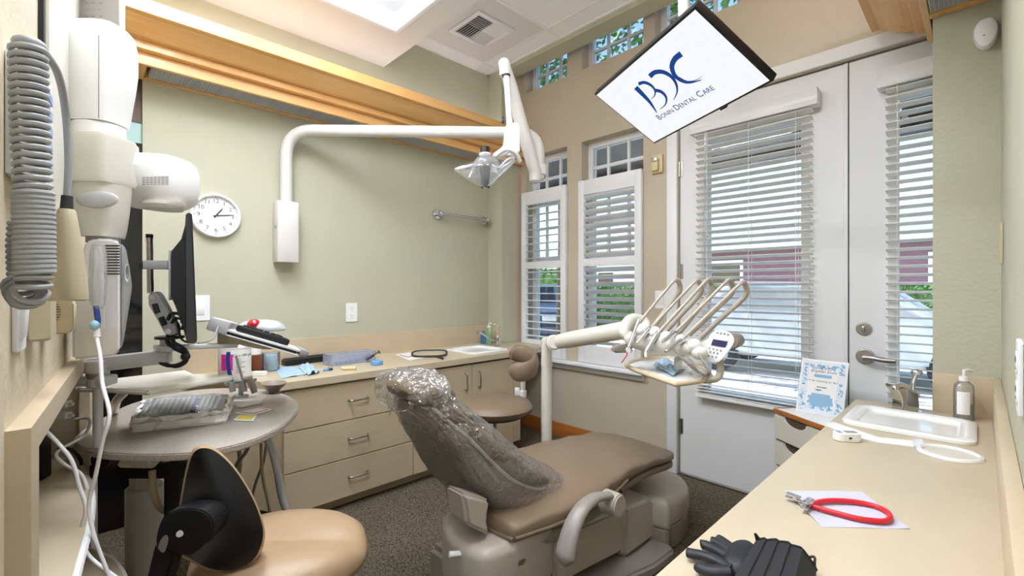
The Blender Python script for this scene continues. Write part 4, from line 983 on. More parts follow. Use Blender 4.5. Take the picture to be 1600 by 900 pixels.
for k in range(11): m_.prism([at(163, 383+k*4.4, 1.1592), at(187, 383+k*4.4, 1.1592), at(187.5, 385+k*4.4, 1.1592), at(163, 385+k*4.4, 1.1592)], WDIR*.001)
m_.build('vent_slot', M['ink'], ctl, smooth=0)
MB().rings([[at(199+math.cos(a)*4.2*s, 426+math.sin(a)*15*s, 1.168+o) for a in [2*PI*i/24 for i in range(24)]] for s, o in ((1, .01), (1, -.003), (.75, -.002), (.7, .004))]).build('grip_recess', M['offwhite'], t)
TT = 1.38; k = TT/FPX
MB().rings(ringset([(248, 200, 278, .05), (250, 193, 288, .075), (258, 188, 294, .09), (272, 186, 297, .095), (295, 187, 297, .095), (308, 190, 295, .09), (318, 198, 290, .08), (324, 206, 282, .065)], TT, 36, .7)).build('tubehead', M['offwhite'], t)
m_ = MB()
m_.rings(ringset([(316, 228, 285, .05), (322, 226, 284, .055), (328, 232, 279, .05)], TT-.03, 28, .9)); m_.build('cone_mount', M['putty'], t)
Lp = at(243, 283, TT-.098)
m_ = MB(); m_.box((0, 0, 0), (.085, .028, .001), frame(Lp, (RT-FW*.12).normalized(), UP, -(FW+RT*.12).normalized()), 0); lb = m_.build('rating_label', M['paper'], t, smooth=0)
m_ = MB()
for r_ in range(5):
    for c_ in range(7): m_.box((-.036+c_*.012, -.009+r_*.0048, .0008), (.007+.003*rnd.random(), .0016, .0004), frame(Lp, (RT-FW*.12).normalized(), UP, -(FW+RT*.12).normalized()))
m_.build('label_text', M['inkgrey'], lb, smooth=0)
m_ = MB(); m_.cyl(at(180, 262, 1.28), at(205, 270, TT), .03, n=18); m_.box((0, 0, 0), (.05, .05, .06), frame(at(196, 240, 1.34), RT, FW, UP), .01); m_.build('yoke', M['alu'], t)

# intraoral camera in its sleeve
t = thing('intraoral_camera', 'white dental camera in a clear sleeve clipped on the x-ray panel', 'camera', at(154, 525, 1.13))
pxP([(139, 468), (143, 478), (158, 479), (163, 468), (165, 515), (160, 520), (146, 521), (140, 512)], 1.14, .018, .003).build('holder_cup', M['offwhite'], t)
MB().tube([at(152, 385, 1.125), at(152, 430, 1.125), at(153, 480, 1.125)], [.009, .012, .011], 14).build('wand', M['offwhite'], t)
MB().rings(ringset([(382, 144, 163, .006), (395, 142, 165, .012), (440, 141, 165, .014), (470, 142, 163, .012), (482, 146, 160, .01)], 1.11, 20, .9), caps=False).build('sleeve', M['film2'], t)
MB().tube([at(150, 478, 1.105), at(153, 500, 1.105), at(152, 511, 1.105)], .0058, 12).build('barrel', M['navy'], t)
MB().ell(at(148, 508, 1.10), (.010, .010, .012), n=16).build('gel_tip', M['teal'], t)
MB().cyl(at(151, 512, 1.105), at(151, 526, 1.105), .006, .008, 12).build('plug', M['offwhite'], t)
cord = MB().tube(bez([at(151, 526, 1.105), at(157, 560, 1.08), at(160, 600, 1.06), at(171, 648, 1.03), at(160, 690, 1.02), at(150, 740, 1.02), at(139, 790, 1.02), at(148, 840, 1.02), at(172, 905, 1.02)], 8), .0042, 10).build('cable', M['whitecord'], t)
for pts, r_, m, lab in (([(70, 672, 1.05), (90, 692, 1.05), (112, 720, 1.05), (124, 760, 1.05), (134, 795, 1.05), (127, 835, 1.05), (140, 870, 1.05), (185, 905, 1.05)], .0042, 'whitecord', 'white cable sagging from the niche beside the camera cable'),
    ([(118, 655, 1.5), (140, 655, 1.4), (132, 680, 1.35), (98, 700, 1.3), (88, 712, 1.25), (105, 728, 1.25), (128, 742, 1.25), (138, 775, 1.25), (132, 810, 1.3)], .004, 'whitecord', 'thin white charger cable looping inside the wall niche'),
    ([(92, 700, 1.5), (110, 702, 1.45), (124, 715, 1.4), (128, 726, 1.4)], .005, 'blackcord', 'short black plug cable in the wall niche')):
    o = MB().tube(bez([at(*q) for q in pts], 8), r_, 10).build('cable', M[m]); tag(o, lab, 'cable')
# black hub on the niche shelf
p = V((-1.90, PY(-1.90, -.10), .70)); t = thing('network_box', 'black box with a blue light standing in the wall niche', 'network box', p)
B_ = rotz(TH+.25, p)
MB().box((0, 0, .075), (.10, .05, .148), B_, .006).build('body', M['black'], t)
M['led'] = glow('blue_led', '4d7dff', 6)
MB().ell(B_ @ V((.02, -.0255, .09)), .0045, n=10).build('status_light', M['led'], t)
p = V((-1.96, PY(-1.96, -.03), .86)); t = thing('charger_plug', 'white pair of charger plugs beside the black network box', 'plug', p)
for z in (0, .035): MB().box((0, 0, z), (.045, .025, .02), rotz(TH, p), .003).cyl(rotz(TH, p) @ V((.02, 0, z)), rotz(TH, p) @ V((.035, 0, z)), .005, n=10).build('plug', M['offwhite'], t)

# ------------------------------------------------------------------ monitor on its arm
TA = 1.34
base = onZ(158, 640, .78)
t = thing('monitor_stand', 'silver articulated arm carrying the monitor over the stone table', 'monitor arm', base)
b0 = at(153, 590, TA)
post = V((b0.x, b0.y, .70)); 
MB().cyl(V((b0.x, b0.y, .782)), b0-UP*.03, .012, n=14).build('riser', M['alu'], t)
m_ = MB(); m_.box((0, 0, 0), (.11, .05, .03), frame(at(145, 594, TA), RT, FW, UP), .006); m_.cyl(at(153, 604, TA), at(153, 590, TA), .028, n=24, bev=.003); m_.build('base_joint', M['alu'], t)
MB().cyl(at(153, 590, TA), at(153, 582, TA), .027, n=24).build('joint_ring', M['nickel'], t)
MB().cyl(at(153, 582, TA), at(153, 562, TA), .030, n=24, bev=.003).build('joint_cap', M['alu'], t)
a, b = at(140, 571, TA), at(266, 556, TA+.06); d_ = (b-a).normalized(); w_ = UP.cross(d_).normalized()
MB().box(((b-a).length/2, 0, 0), ((b-a).length, .04, .042), frame(a, d_, w_, d_.cross(w_)), .004).build('lower_beam', M['alu'], t)
m_ = MB(); m_.cyl(at(264, 548, TA+.06), at(264, 540, TA+.06), .035, n=28, bev=.003); m_.cyl(at(262, 540, TA+.06), at(262, 528, TA+.06), .02, n=20); m_.build('mid_joint', M['alu'], t)
a, b = at(262, 543, TA+.06), at(352, 540, TA+.20); d_ = (b-a).normalized(); w_ = UP.cross(d_).normalized()
MB().box(((b-a).length/2, 0, 0), ((b-a).length+.06, .05, .014), frame(a, d_, w_, d_.cross(w_)), .003).build('keyboard_beam', M['alu'], t)
MB().cyl(at(265, 529, TA+.06), at(265, 525, TA+.06), .038, n=28).build('stop_disc', M['black'], t)
pl = [at(x, y, TA+.05) for x, y in ((232, 458), (244, 455), (250, 462), (276, 510), (276, 520), (268, 527), (258, 524), (231, 476))]
lk = MB().prism(pl, FW*.02, .003).build('link_plate', M['alu'], t)
for x, y in ((237, 465), (263, 518)): MB().cyl(at(x, y, TA+.05), at(x, y, TA+.046), .0085, n=18, bev=.001).build('link_bolt', M['nickel'], lk)
m_ = MB()
for a, b in (((242, 475), (247, 489)), ((252, 496), (258, 508))): m_.tube([at(*a, TA+.0495), at(*b, TA+.0495)], .0085, 10, flat=1)
m_.build('link_slot', M['blackrub'], lk)
MB().cyl(at(235, 458, TA+.055), at(233.5, 370, TA+.055), .0085, n=18).build('pole', M['nickel'], t)
MB().cyl(at(233.6, 372, TA+.055), at(233.5, 366, TA+.055), .0095, n=18).build('pole_cap', M['black'], t)
m_ = MB(); m_.box((0, 0, 0), (.075, .03, .026), frame(at(248, 414, TA+.02), RT, FW, UP), .004); m_.build('pole_clamp', M['alu'], t)
MB().cyl(at(231, 414, TA+.055), at(222, 414, TA+.055), .013, n=14, bev=.003).build('clamp_knob', M['black'], t)
MB().box((0, 0, 0), (.006, .012, .14), frame(at(267, 430, TA-.06), RT, FW, UP), .001).build('mount_plate', M['alu'], t)
m_ = MB()
for pts, r_ in (([(263, 524), (262, 535), (275, 545), (290, 553), (291, 562), (278, 570), (262, 571), (245, 564)], .006), ([(268, 524), (272, 535), (284, 542), (293, 552), (290, 566), (275, 573), (258, 568)], .005), ([(262, 500), (268, 490), (282, 492), (285, 505)], .005), ([(268, 505), (275, 497), (287, 502), (284, 515)], .004), ([(277, 505), (280, 520), (284, 530), (294, 535), (302, 533)], .003)):
    m_.tube(bez([at(x, y, TA+.04) for x, y in pts], 6), r_, 10)
m_.ell(at(290, 557, TA+.04), (.013, .013, .013), n=14)
m_.build('cable_bundle', M['blackcord'], t)
t = thing('monitor', 'black computer monitor seen edge-on in front of the wall clock', 'monitor', at(290, 537, TA+.06))
# side profile: screen slab and the bulged back; it runs away from the camera
ax = (FW+RT*(-.712)).normalized()
W_ = .42
c0 = at(292, 335, TA-.09)
side = lambda pts, off: [at(x, y, TA-.10)+ax*off for x, y in pts]
MB().prism(side([(290, 333), (300, 332.5), (308, 533), (306, 537), (291, 537)], 0), ax*W_, .003).build('screen_bezel', mat('monitor_bezel', '3d4046', .45), t)
MB().prism(side([(289.5, 336), (289, 350), (283, 372), (270, 388), (267, 392), (267, 464), (274, 480), (285, 510), (290.5, 533)], .03), ax*(W_-.06), .006).build('back_shell', M['blackrub'], t)
MB().prism(side([(299.6, 340), (300.7, 340), (308.2, 528), (307.1, 528)], .015), ax*(W_-.03)).build('screen', M['tank'], t, smooth=0)
m_ = MB()
for k in range(7): m_.box((0, 0, 0), (.007, .004, .0025), frame(at(283+k*1.2, 395+k*4.5, TA-.075)+ax*.002, RT, FW, UP))
m_.build('vent', M['ink'], t, smooth=0)
# keyboard tray with trackball
A_, B_ = at(352, 513, 1.50), at(470, 547, 1.60); ex = (B_-A_).normalized(); ey0 = (FW+RT*(-.50)+UP*(-.10)).normalized(); ey = (ey0-ex*ey0.dot(ex)).normalized(); ez = ex.cross(ey)
if ez.z < 0: ez = -ez
K = frame(A_, ex, ey, ez); KL = (B_-A_).length
t = thing('keyboard_tray', 'tilted keyboard tray with a black keyboard on a swivel arm', 'keyboard tray', A_)
MB().box((KL/2, .2, -.004), (KL, .40, .009), K, .002).build('tray_board', M['white'], t)
MB().box((KL/2, .2, -.012), (KL-.02, .385, .010), K, .001).build('board_core', M['black'], t); MB().box((KL/2-.003, .2, -.0195), (KL, .40, .004), K, .001).build('lower_board', M['white'], t)
MB().box((-.02, .2, .002), (.06, .41, .045), K, .006).build('end_cap', M['alu'], t)
MB().box((KL+.014, .2, -.008), (.03, .40, .026), K, .008).build('wrist_rest', M['grey'], t)
kb = MB().box((KL*.47, .19, .012), (.17, .36, .022), K @ Matrix.Rotation(0, 4, 'Z'), .006).build('keyboard', M['black'], t)
m_ = MB()
for r_ in range(6):
    for c_ in range(16): m_.box((KL*.47-.06+r_*.022, .035+c_*.0205, .025), (.017, .017, .006), K, .0015)
m_.build('keys', M['blackrub'], kb)
m_ = MB(); P0 = at(372, 530, 1.56); m_.tube(bez([A_+V((0, 0, -.02))+ey*.1, at(365, 528, 1.6), at(385, 536, 1.62), at(420, 541, 1.64), at(432, 535, 1.66)], 6), .012, 12); m_.box((0, 0, 0), (.05, .05, .05), frame(at(357, 530, 1.56), RT, FW, UP), .006); m_.build('tilt_bracket', M['putty_d'], t)
m_ = MB(); m_.tube(bez([A_-ex*.02+UP*.01, at(335, 525, 1.46), at(325, 533, 1.42), at(310, 536, 1.36)], 6), .003, 8); m_.build('keyboard_cable', M['grey'], t)
Bt = at(405, 512, 1.86)
t = thing('trackball', 'grey trackball mouse with a red ball behind the keyboard', 'trackball', Bt)
s = 1.86/FPX
MB().rings([[Bt+RT*(math.cos(a)*36*s*k_+3*s)+FW*math.sin(a)*.06*k_+UP*z for a in [2*PI*i/32 for i in range(32)]] for k_, z in ((1, -.012), (1.02, -.004), (.93, .012), (.7, .026), (.3, .032))]).build('body', M['alu'], t)
MB().ell(at(397, 508.5, 1.82), (.026, .026, .026)).build('ball', M['redball'], t)

# ================================================================== patient chair (lies along the room's long axis)
XC = -1.33
def sect(c, ax, hw, half, n=36, e=.6, noise=0, xs=0):
    """Superellipse ring: half-width hw along X, half-height `half` along the unit vector ax."""
    out = []
    for i in range(n):
        a = 2*PI*i/n; ca, sa = math.cos(a), math.sin(a)
        out.append(V((XC+xs, 0, 0)) + V((math.copysign(abs(ca)**e, ca)*hw, 0, 0)) + V((0, c[0], c[1])) + V((0, ax[0], ax[1]))*math.copysign(abs(sa)**e, sa)*half + V((rnd.uniform(-1, 1), rnd.uniform(-1, 1), rnd.uniform(-1, 1)))*noise)
    return out
def interp(rows, n):
    P = [bez([V(r[:3]) for r in rows], n), bez([V(r[3:6]) for r in rows], n)]
    return [tuple(a)+tuple(b) for a, b in zip(*P)]
chair = thing('dental_chair', 'reclined taupe dental patient chair with plastic-covered backrest in the room centre', 'dental chair', (XC, 1.6, 0))
# seat and leg rest: (Y, top Z, half width, thickness)
rows = interp([(1.055, .43, .09, .04, .11, 0), (1.07, .452, .14, .065, .10, 0), (1.13, .463, .20, .078, .06, 0), (1.26, .464, .268, .085, .012, 0), (1.45, .464, .284, .09, 0, 0), (1.62, .468, .275, .09, 0, 0), (1.76, .464, .255, .07, 0, 0), (1.95, .445, .25, .05, 0, 0), (2.14, .422, .25, .045, 0, 0), (2.21, .412, .235, .04, 0, 0), (2.225, .402, .20, .025, 0, 0)], 5)
rg = []
for j, (y, z, w_, th, xs, _) in enumerate(rows):
    r_ = sect((y, z-th/2), (0, 1), w_, th/2, 56, .42, 0, xs)
    for p in r_:
        u = (p.x-XC-xs)/w_
        if p.z > z-th/2: p.z += .014*(1-u*u) - .010*math.exp(-((y-1.15)/.2)**2)*(1-u*u) + .004*math.sin(y*31+u*9)*abs(u)**2
    rg.append(r_)
MB().rings(rg).build('seat_cushion', M['taupe_soft'], chair, smooth=60)
rg = [sect((y, z-th-.02), (0, 1), w_*.97, .026, 40, .5) for y, z, w_, th, _, _ in rows if y > 1.70]
MB().rings(rg).build('leg_pad', M['taupe'], chair, smooth=60)
for sx in (1, -1):
    P = [V((XC+xs+sx*(w_+.004), y, z-th*.62)) for y, z, w_, th, xs, _ in rows if 1.07 < y < 1.75]
    MB().tube(P, .006, 8).build('piping', M['taupe_d'], chair)
P = [V((XC+.10+q*.14, 1.06-.012*(1-q*q), .408)) for q in [k/10-1 for k in range(21)]]
MB().tube(P, .006, 8).build('piping', M['taupe_d'], chair)
rg = [sect((y, z-th-.03), (0, 1), w_*.9, .035, 40, .5, 0, xs) for y, z, w_, th, xs, _ in rows if 1.10 < y < 1.72]
MB().rings(rg).build('seat_shell', M['chairpl_d'], chair)
# backrest
BS = -.06
BK = interp([(1.41, .47, .17, 1.35, .42, 0), (1.37, .505, .205, 1.28, .415, 0), (1.28, .565, .222, 1.17, .42, 0), (1.16, .66, .226, 1.08, .455, 0), (1.05, .755, .212, 1.02, .53, 0), (.965, .83, .185, .955, .64, 0), (.905, .875, .15, .90, .715, 0), (.87, .90, .12, .87, .775, 0)], 5)
def back_ring(row, c0, half, ws, e=.5, n=40, noise=0, dw=0):
    T, B = V((row[0], row[1], 0)), V((row[3], row[4], 0)); d = T-B; L = d.length; d.normalize(); c = B+d*L*c0
    return sect((c.x, c.y), (d.x, d.y), row[2]*ws+dw, L*half, n, e, noise, BS)
shell = MB().rings([back_ring(r_, .34, .34, 1.0, .55) for r_ in BK]).build('backrest_shell', M['chairpl_d'], chair, smooth=60)
MB().rings([back_ring(r_, .76, .24, .96, .62) for r_ in BK]).build('backrest_cushion', M['taupe_d'], chair, smooth=60)
MB().tube([V((XC+BS+r_[2]*.985, 0, 0))+V((0, r_[3]+(r_[0]-r_[3])*.56, r_[4]+(r_[1]-r_[4])*.56)) for r_ in BK], .007, 8).build('back_piping', M['chairpl'], chair)
HR = interp([(.985, .875, .09, .965, .80, 0), (.965, .90, .115, .945, .82, 0), (.92, .925, .125, .90, .84, 0), (.855, .93, .12, .85, .855, 0), (.815, .92, .105, .82, .87, 0), (.80, .905, .075, .81, .88, 0)], 4)
MB().rings([back_ring(r_, .5, .5, 1, .6) for r_ in HR]).build('headrest', M['taupe_d'], chair, smooth=60)
MB().tube([(XC+BS, .95, .74), (XC+BS, .92, .80), (XC+BS, .88, .85)], .03, 12).build('headrest_stem', M['nickel'], chair)
BAG = [(1.47, .465, .20, 1.37, .395, 0), (1.43, .50, .225, 1.30, .40, 0)] + [(r_[0]+.008, r_[1]+.018, r_[2]+.018, r_[3]+(r_[0]-r_[3])*.04, r_[4]+(r_[1]-r_[4])*.04, 0) for r_ in BK[8::3]] + [(.915, .945, .15, .88, .77, 0), (.85, .955, .145, .83, .82, 0), (.80, .945, .13, .79, .85, 0), (.775, .925, .10, .775, .855, 0)]
BAG = interp(BAG, 4)
BAG = [r_ for k_, r_ in enumerate(interp(BAG, 3))]
brs = []
for j, r_ in enumerate(BAG):
    ring = back_ring(r_, .5, .53, 1.01, .66, 110)
    cc = sum(ring, V())/len(ring); out_ = []
    for i, p in enumerate(ring):
        a = 2*PI*i/110; s_ = j/len(BAG)*9
        w_ = abs(math.sin(3.1*a+1.7*s_+math.sin(a*5)))**.5*.5 + abs(math.sin(7.3*a-2.9*s_+1.3*math.sin(s_*2+a*3)))**.6*.35 + abs(math.sin(1.3*s_*2.2-4*a))**.5*.3
        out_.append(p+(p-cc).normalized()*(.026*w_-.011))
    brs.append(out_)
MB().rings(brs, caps=False).build('plastic_cover', M['film'], chair, smooth=24)
def cr(u, v_): return .007*abs(math.sin(u*11+v_*6))+.006*abs(math.sin(v_*13-u*5))
MB().grid(lambda u, v_: at(622-20*u+6*v_, 596+16*u+40*v_*(.4+.6*u), 1.50-.03*u+.05*v_+cr(u, v_)), 16, 16).build('cover_tail', M['film'], chair, smooth=24)
MB().grid(lambda u, v_: V((XC+BS+.215-.05*v_, 1.13+.24*u+.08*v_, .50-.07*u+.12*v_*(1-u)+cr(u, v_))), 18, 12).build('cover_hem', M['film'], chair, smooth=24)
# bracket carrying the back
P = [onX(x, y, -1.16) for x, y in ((722, 770), (768, 782), (762, 812), (767, 838), (731, 822), (728, 800))]
MB().prism(P, (-.10, 0, 0), .012, 3).build('back_bracket', M['chairpl'], chair)
MB().cyl((-1.20, 1.25, .44), (-1.50, 1.25, .44), .05, n=28, bev=.01).build('recline_pivot', M['chairpl_d'], chair)
# lift carriage, covers and base plate
P = [(XC+.235, 1.0), (XC+.20, .945), (XC+.10, .93), (XC-.02, .96), (XC-.10, 1.03), (XC-.12, 1.15), (XC-.10, 1.27), (XC+.10, 1.29), (XC+.235, 1.27), (XC+.245, 1.14)]
c_ = MB(); soft_slab(c_, P, .20, .40, .035); c_.build('lift_carriage', M['chairpl'], chair)
MB().prism([(XC+.2445-.0, 1.275, .15), (XC+.235, 1.74, .09), (XC+.235, 1.74, .29), (XC+.2445, 1.275, .345)], (-.47, 0, 0), .018, 3).build('middle_cover', M['chairpl'], chair)
MB().prism([(XC+.24, 1.745, .055), (XC+.24, 2.02, .055), (XC+.24, 2.02, .225), (XC+.24, 1.97, .262), (XC+.24, 1.745, .29)], (-.48, 0, 0), .02, 3).build('base_cover', M['chairpl'], chair)
hood = [(x, y) for x, y in ((XC+.26, 1.985), (XC+.30, 2.05), (XC+.31, 2.16), (XC+.27, 2.30), (XC+.15, 2.38), (XC-.15, 2.38), (XC-.29, 2.28), (XC-.29, 1.985))]
soft_slab(MB(), hood, .105, .25, .05).build('pump_hood', M['chairpl'], chair)
soft_slab(MB(), [(XC+(x-XC)*.98, 2.16+(y-2.16)*.98) for x, y in hood], .005, .112, .008).build('hood_skirt', M['chairpl_d'], chair)
MB().prism([(XC+.16, 1.10, .0), (XC+.22, 1.25, 0), (XC+.345, 1.82, 0), (XC+.35, 1.98, 0), (XC+.28, 2.05, 0), (XC-.28, 2.05, 0), (XC-.33, 1.9, 0), (XC-.16, 1.10, 0)], (0, 0, .052), .012, 3).build('base_plate', M['grey_arm'], chair)
MB().prism([(XC+.18, 1.0, .05), (XC+.18, 1.35, .05), (XC+.18, 1.35, .25), (XC+.18, 1.0, .25)], (-.36, 0, 0), .02).build('lift_arm', M['chairpl_d'], chair)
P = bez([onX(x, y, -.985) for x, y in ((952, 774), (930, 778), (910, 794), (895, 822), (887, 850), (881, 884))], 6)
n_ = len(P); MB().tube(P, [.022+.018*min(1, k/(n_-4)) if k < n_-3 else .040-.010*(k-n_+4) for k in range(n_)], 18, flat=.62).build('armrest', M['grey_arm'], chair)
q = onX(957, 786, -.985); MB().cyl(q+V((-.04, 0, 0)), q+V((.035, 0, 0)), .043, n=32, bev=.006).build('armrest_pivot', M['chairpl'], chair)
q = onX(815, 878, -1.083); MB().prism([(x, y, 0) for x, y, _ in rrect(.034, .016, .0079, 6)], (0, 0, .002), M=frame(q+V((.0005, 0, 0)), (0, 1, 0), (0, 0, 1), (1, 0, 0))).build('badge', M['nickel'], chair)
MB().tube([V((XC+.05, .95, .27)), at(722, 864, 1.52), at(702, 866, 1.50)], .009, 10).build('release_lever', M['offwhite'], chair)

# ================================================================== delivery unit
du = thing('delivery_unit', 'dental delivery unit with five looped hoses on a swing arm beside the door', 'dental unit', (at(854, 600, 2.62).x, at(854, 600, 2.62).y, 0))
pb = at(854, 600, 2.62); pt = at(854, 528, 2.62)
m_ = MB(); m_.cyl((pb.x, pb.y, .0), (pb.x, pb.y, pt.z), .031, n=28, bev=.006); m_.build('post', M['putty'], du)
MB().cyl((pb.x, pb.y, 0), (pb.x, pb.y, .03), .14, .13, 36, .005).build('post_foot', M['chairpl_d'], du)
MB().cyl(at(854, 569, 2.62)+UP*.004, at(854, 569, 2.62)-UP*.004, .033, n=28).build('post_ring', M['putty'], du)
a, b = at(866, 535, 2.52), at(992, 513, 2.12)
m_ = MB(); m_.cyl(at(863, 535, 2.58), at(866, 535, 2.47), .042, n=28, bev=.008); m_.build('arm_knuckle', M['putty'], du)
MB().tube([a.lerp(b, k/8) for k in range(9)], [.036, .041]+[.043]*6+[.040], 20).build('swing_arm', M['putty'], du)
MB().tube(bez([at(990, 528, 2.02), at(975, 520, 2.02), at(985, 500, 2.06), at(1005, 503, 2.08), at(1010, 520, 2.04)], 6), .026, 16).build('arm_head', M['putty'], du)
A0, A1 = at(980, 529, 1.93), at(1092, 545, 1.74); bd = (A1-A0).normalized()
m_ = MB()
rg = []
for k in range(25):
    u = k/24; c = A0.lerp(A1, u); s = math.sin(PI*min(1, max(0, .02+u*.96)))**.28
    w_ = (UP-bd*UP.dot(bd)).normalized(); v2 = bd.cross(w_)
    rg.append([c + w_*(.044*s*math.copysign(abs(math.sin(a_))**.7, math.sin(a_))) + v2*(.062*s*math.cos(a_)) for a_ in [2*PI*i/28 for i in range(28)]])
m_.rings(rg); m_.build('instrument_bar', M['putty'], du)
P = [at(x, y, 1.90) for x, y in ((957, 548), (964, 541), (982, 538), (990, 546), (990, 551), (960, 552))]
MB().prism(P, FW*.06, .006).build('bar_handle', M['chairpl_d'], du)
HP = [((996, 507), (981, 547), (1057, 437), (1019, 513)), ((1015, 514), (997, 534), (1090, 438), (1041, 517)), ((1025, 524), (1009, 550), (1107, 437), (1062, 519)), ((1054, 520), (1037, 533), (1139, 438), (1077, 523)), ((1063, 533), (1042, 548), (1161, 441), (1094, 528))]
knobs = [(1002, 516), (1022, 520), (1040, 528), (1062, 533), (1084, 540)]
for i, (h0, h1, top, back) in enumerate(HP):
    tf, tb = 1.86-.035*i, 1.99-.035*i
    a, b, c, d = at(*h0, tf), at(*h1, tf-.03), at(*top, tf+.03), at(*back, tb)
    # holder
    kx = at(knobs[i][0], knobs[i][1], tf-.0); ax = (a-b).normalized()
    MB().ell(kx, (.026, .026, .026), n=20).cyl(kx-ax*.012, kx+ax*.022, .024, .020, 22, .004).build('holder', M['offwhite'], du)
    MB().ell(at(knobs[i][0]+9, knobs[i][1]+12, tf-.02), (.030, .026, .026), n=20).build('holder_cup', M['putty'], du)
    f1 = at(top[0]-7, top[1]+5, tf+.015); f2 = at(top[0]+5, top[1]+8, tf+.05); f3 = at(top[0]+3, top[1]+22, tf+.06)
    hp = bez([a, a.lerp(f1, .4), a.lerp(f1, .8), f1, c, f2, f3, f3.lerp(d, .5), d], 6); nn = len(hp)
    hose = MB().tube(hp, [.0062 if k < 18 else .0062+.0042*min(1, (k-18)/8) for k in range(nn)], 12).build('handpiece_hose', M['chairpl'], du)
    col = M['chrome']
    tool = MB().cyl(a+ax*.02, a, .0075, .0095, 16).cyl(a, b, .0095, .0075, 16, .001)
    if i == 0: tool.ell(b, .013, n=14)
    if i in (1, 3, 4): tool.cyl(b, b-ax*.008, .0065, .005, 14)
    o = tool.build('handpiece', col, du)
    if i == 0:
        MB().cyl(b-FW*.008, b-FW*.014, .010, n=18).build('button', M['offwhite'], o); MB().tube([b, at(979, 556, tf-.04), at(971, 567, tf-.05)], .0022, 8).build('nozzle', M['red'], o)
    if i == 2: MB().tube([b, at(1008.5, 552, tf-.04), at(1009, 558, tf-.045)], .005, 8).build('nozzle', M['offwhite'], o)
# touch panel
po = [(1124.6, 515), (1135, 517), (1144, 523), (1147.5, 531), (1144, 541), (1136, 553), (1126, 564), (1116, 567), (1107, 565), (1100, 558), (1099, 548), (1103, 536), (1110, 523), (1116, 517)]
pn = MB().prism(bez([at(x, y, 1.68-.0025*(x-1120)) for x, y in po], 4, True), (FW*.9+RT*.3+UP*-.25).normalized()*.022, .004).build('control_panel', M['offwhite'], du)
pp = lambda x, y, o=0: at(x, y, 1.68-.0025*(x-1120)-o)
MB().prism([pp(1114.5, 530, .003), pp(1137, 533.5, .003), pp(1133, 543, .003), pp(1111, 539.5, .003)], FW*.002).build('display', M['ink'] if False else mat('display_violet', '39345e', .2), pn, smooth=0)
m_ = MB()
for x, y in [(1121+k*5.6, 520+k*.9) for k in range(4)]+[(1109+k*5.8, 544+k*1.4) for k in range(4)]+[(1110+k*5.6, 550+k*1.2) for k in range(3)]+[(1107+k*6, 556+k*1) for k in range(3)]: m_.cyl(pp(x, y, .0028), pp(x, y, .001), .0038, n=12)
m_.build('panel_keys', M['grey'], pn, smooth=0)
MB().cyl(at(1143, 533, 1.70), at(1153, 531, 1.74), .03, .026, 24, .004).build('panel_knob', M['chairpl_d'], du)
MB().tube(arc_path([at(1090, 548, 1.78), at(1112, 536, 1.74)], .01), .022, 14).build('panel_neck', M['putty'], du)
MB().tube(arc_path([at(1125, 560, 1.72), at(1126, 592, 1.70), at(1100, 594, 1.68)], .05, 8), .013, 14).build('tray_arm', M['chairpl'], du)
# tray and what lies on it
tz = .915
to = [onZ(x, y, tz) for x, y in ((981, 566), (1003, 560), (1050, 558), (1092, 571), (1110, 584), (1104, 591), (1062, 597), (1045, 594), (986, 573))]
tp = bez(to, 5, True)
tray = MB(); cen = sum(tp, V())/len(tp)
tray.prism([p-UP*.016 for p in tp], UP*.008, .003); o = tray.build('tray', M['offwhite'], du)
MB().tube([p-UP*.006 for p in tp], .0095, 10, closed=True).build('tray_rim', mat('tray_rim', 'd2c0a0', .4), o)
MB().tube([at(1060, 560, 1.80), at(1060, 575, 1.78)], .016, 12).build('tray_hanger', M['chairpl'], o)
P = [onZ(x, y, tz) for x, y in ((1020, 571), (1040, 561), (1072, 574), (1052, 587))]
def crumple(u, v_):
    q = P[0].lerp(P[1], u).lerp(P[3].lerp(P[2], u), v_); return q+UP*(.002+.022*abs(math.sin(u*8+v_*3))*abs(math.sin(v_*6+.6))*math.sin(PI*u*.9+.15))
o = MB().grid(crumple, 22, 18, .001).build('blue_napkin', M['blue_paper']); tag(o, 'crumpled light blue napkin on the delivery unit tray', 'napkin')
fm = MB(); fm.grid(lambda u, v_: at(1052+50*u+12*math.sin(PI*v_), 545+38*u+26*v_*(1-.5*u)+4*math.sin(u*12), 1.70-.07*u+.03*math.sin(v_*9)), 24, 14); o = fm.build('barrier_sleeve', M['film']); tag(o, 'loose clear plastic sleeve draped over the delivery unit tray edge', 'sleeve')
m_ = MB()
for k in range(2): m_.tube(bez([at(1060, 556, 1.68), at(1085, 575+k*3, 1.66), at(1102, 587+k, 1.65), at(1108, 582-k*3, 1.64), at(1098, 565-k*2, 1.66), at(1092, 552, 1.68)], 6), .004, 8)
m_.build('spare_hose', M['grey_arm'], du)

# ================================================================== assistant stool by the cabinets
sx, sy = -1.975, 1.77; sz = .605
st = thing('stool', 'round taupe stool with curved backrest in front of the door cabinet', 'stool', (sx, sy, 0))
S_ = Matrix.Translation((sx, sy, 0))
MB().lathe([(.001, sz), (.10, sz+.002), (.17, sz-.003), (.207, sz-.018), (.222, sz-.042), (.215, sz-.064), (.195, sz-.078), (.001, sz-.08)], S_, 56).build('seat', M['taupe'], st)
MB().lathe([(.001, sz-.081), (.19, sz-.081), (.17, sz-.094), (.001, sz-.094)], S_, 40).build('seat_pan', M['black'], st)
MB().cyl((sx, sy, .12), (sx, sy, sz-.12), .013, n=18).build('gas_rod', M['chrome'], st)
MB().cyl((sx, sy, .07), (sx, sy, .30), .024, n=20, bev=.003).cyl((sx, sy, sz-.14), (sx, sy, sz-.093), .022, .05, 20).build('column', M['blackrub'], st)
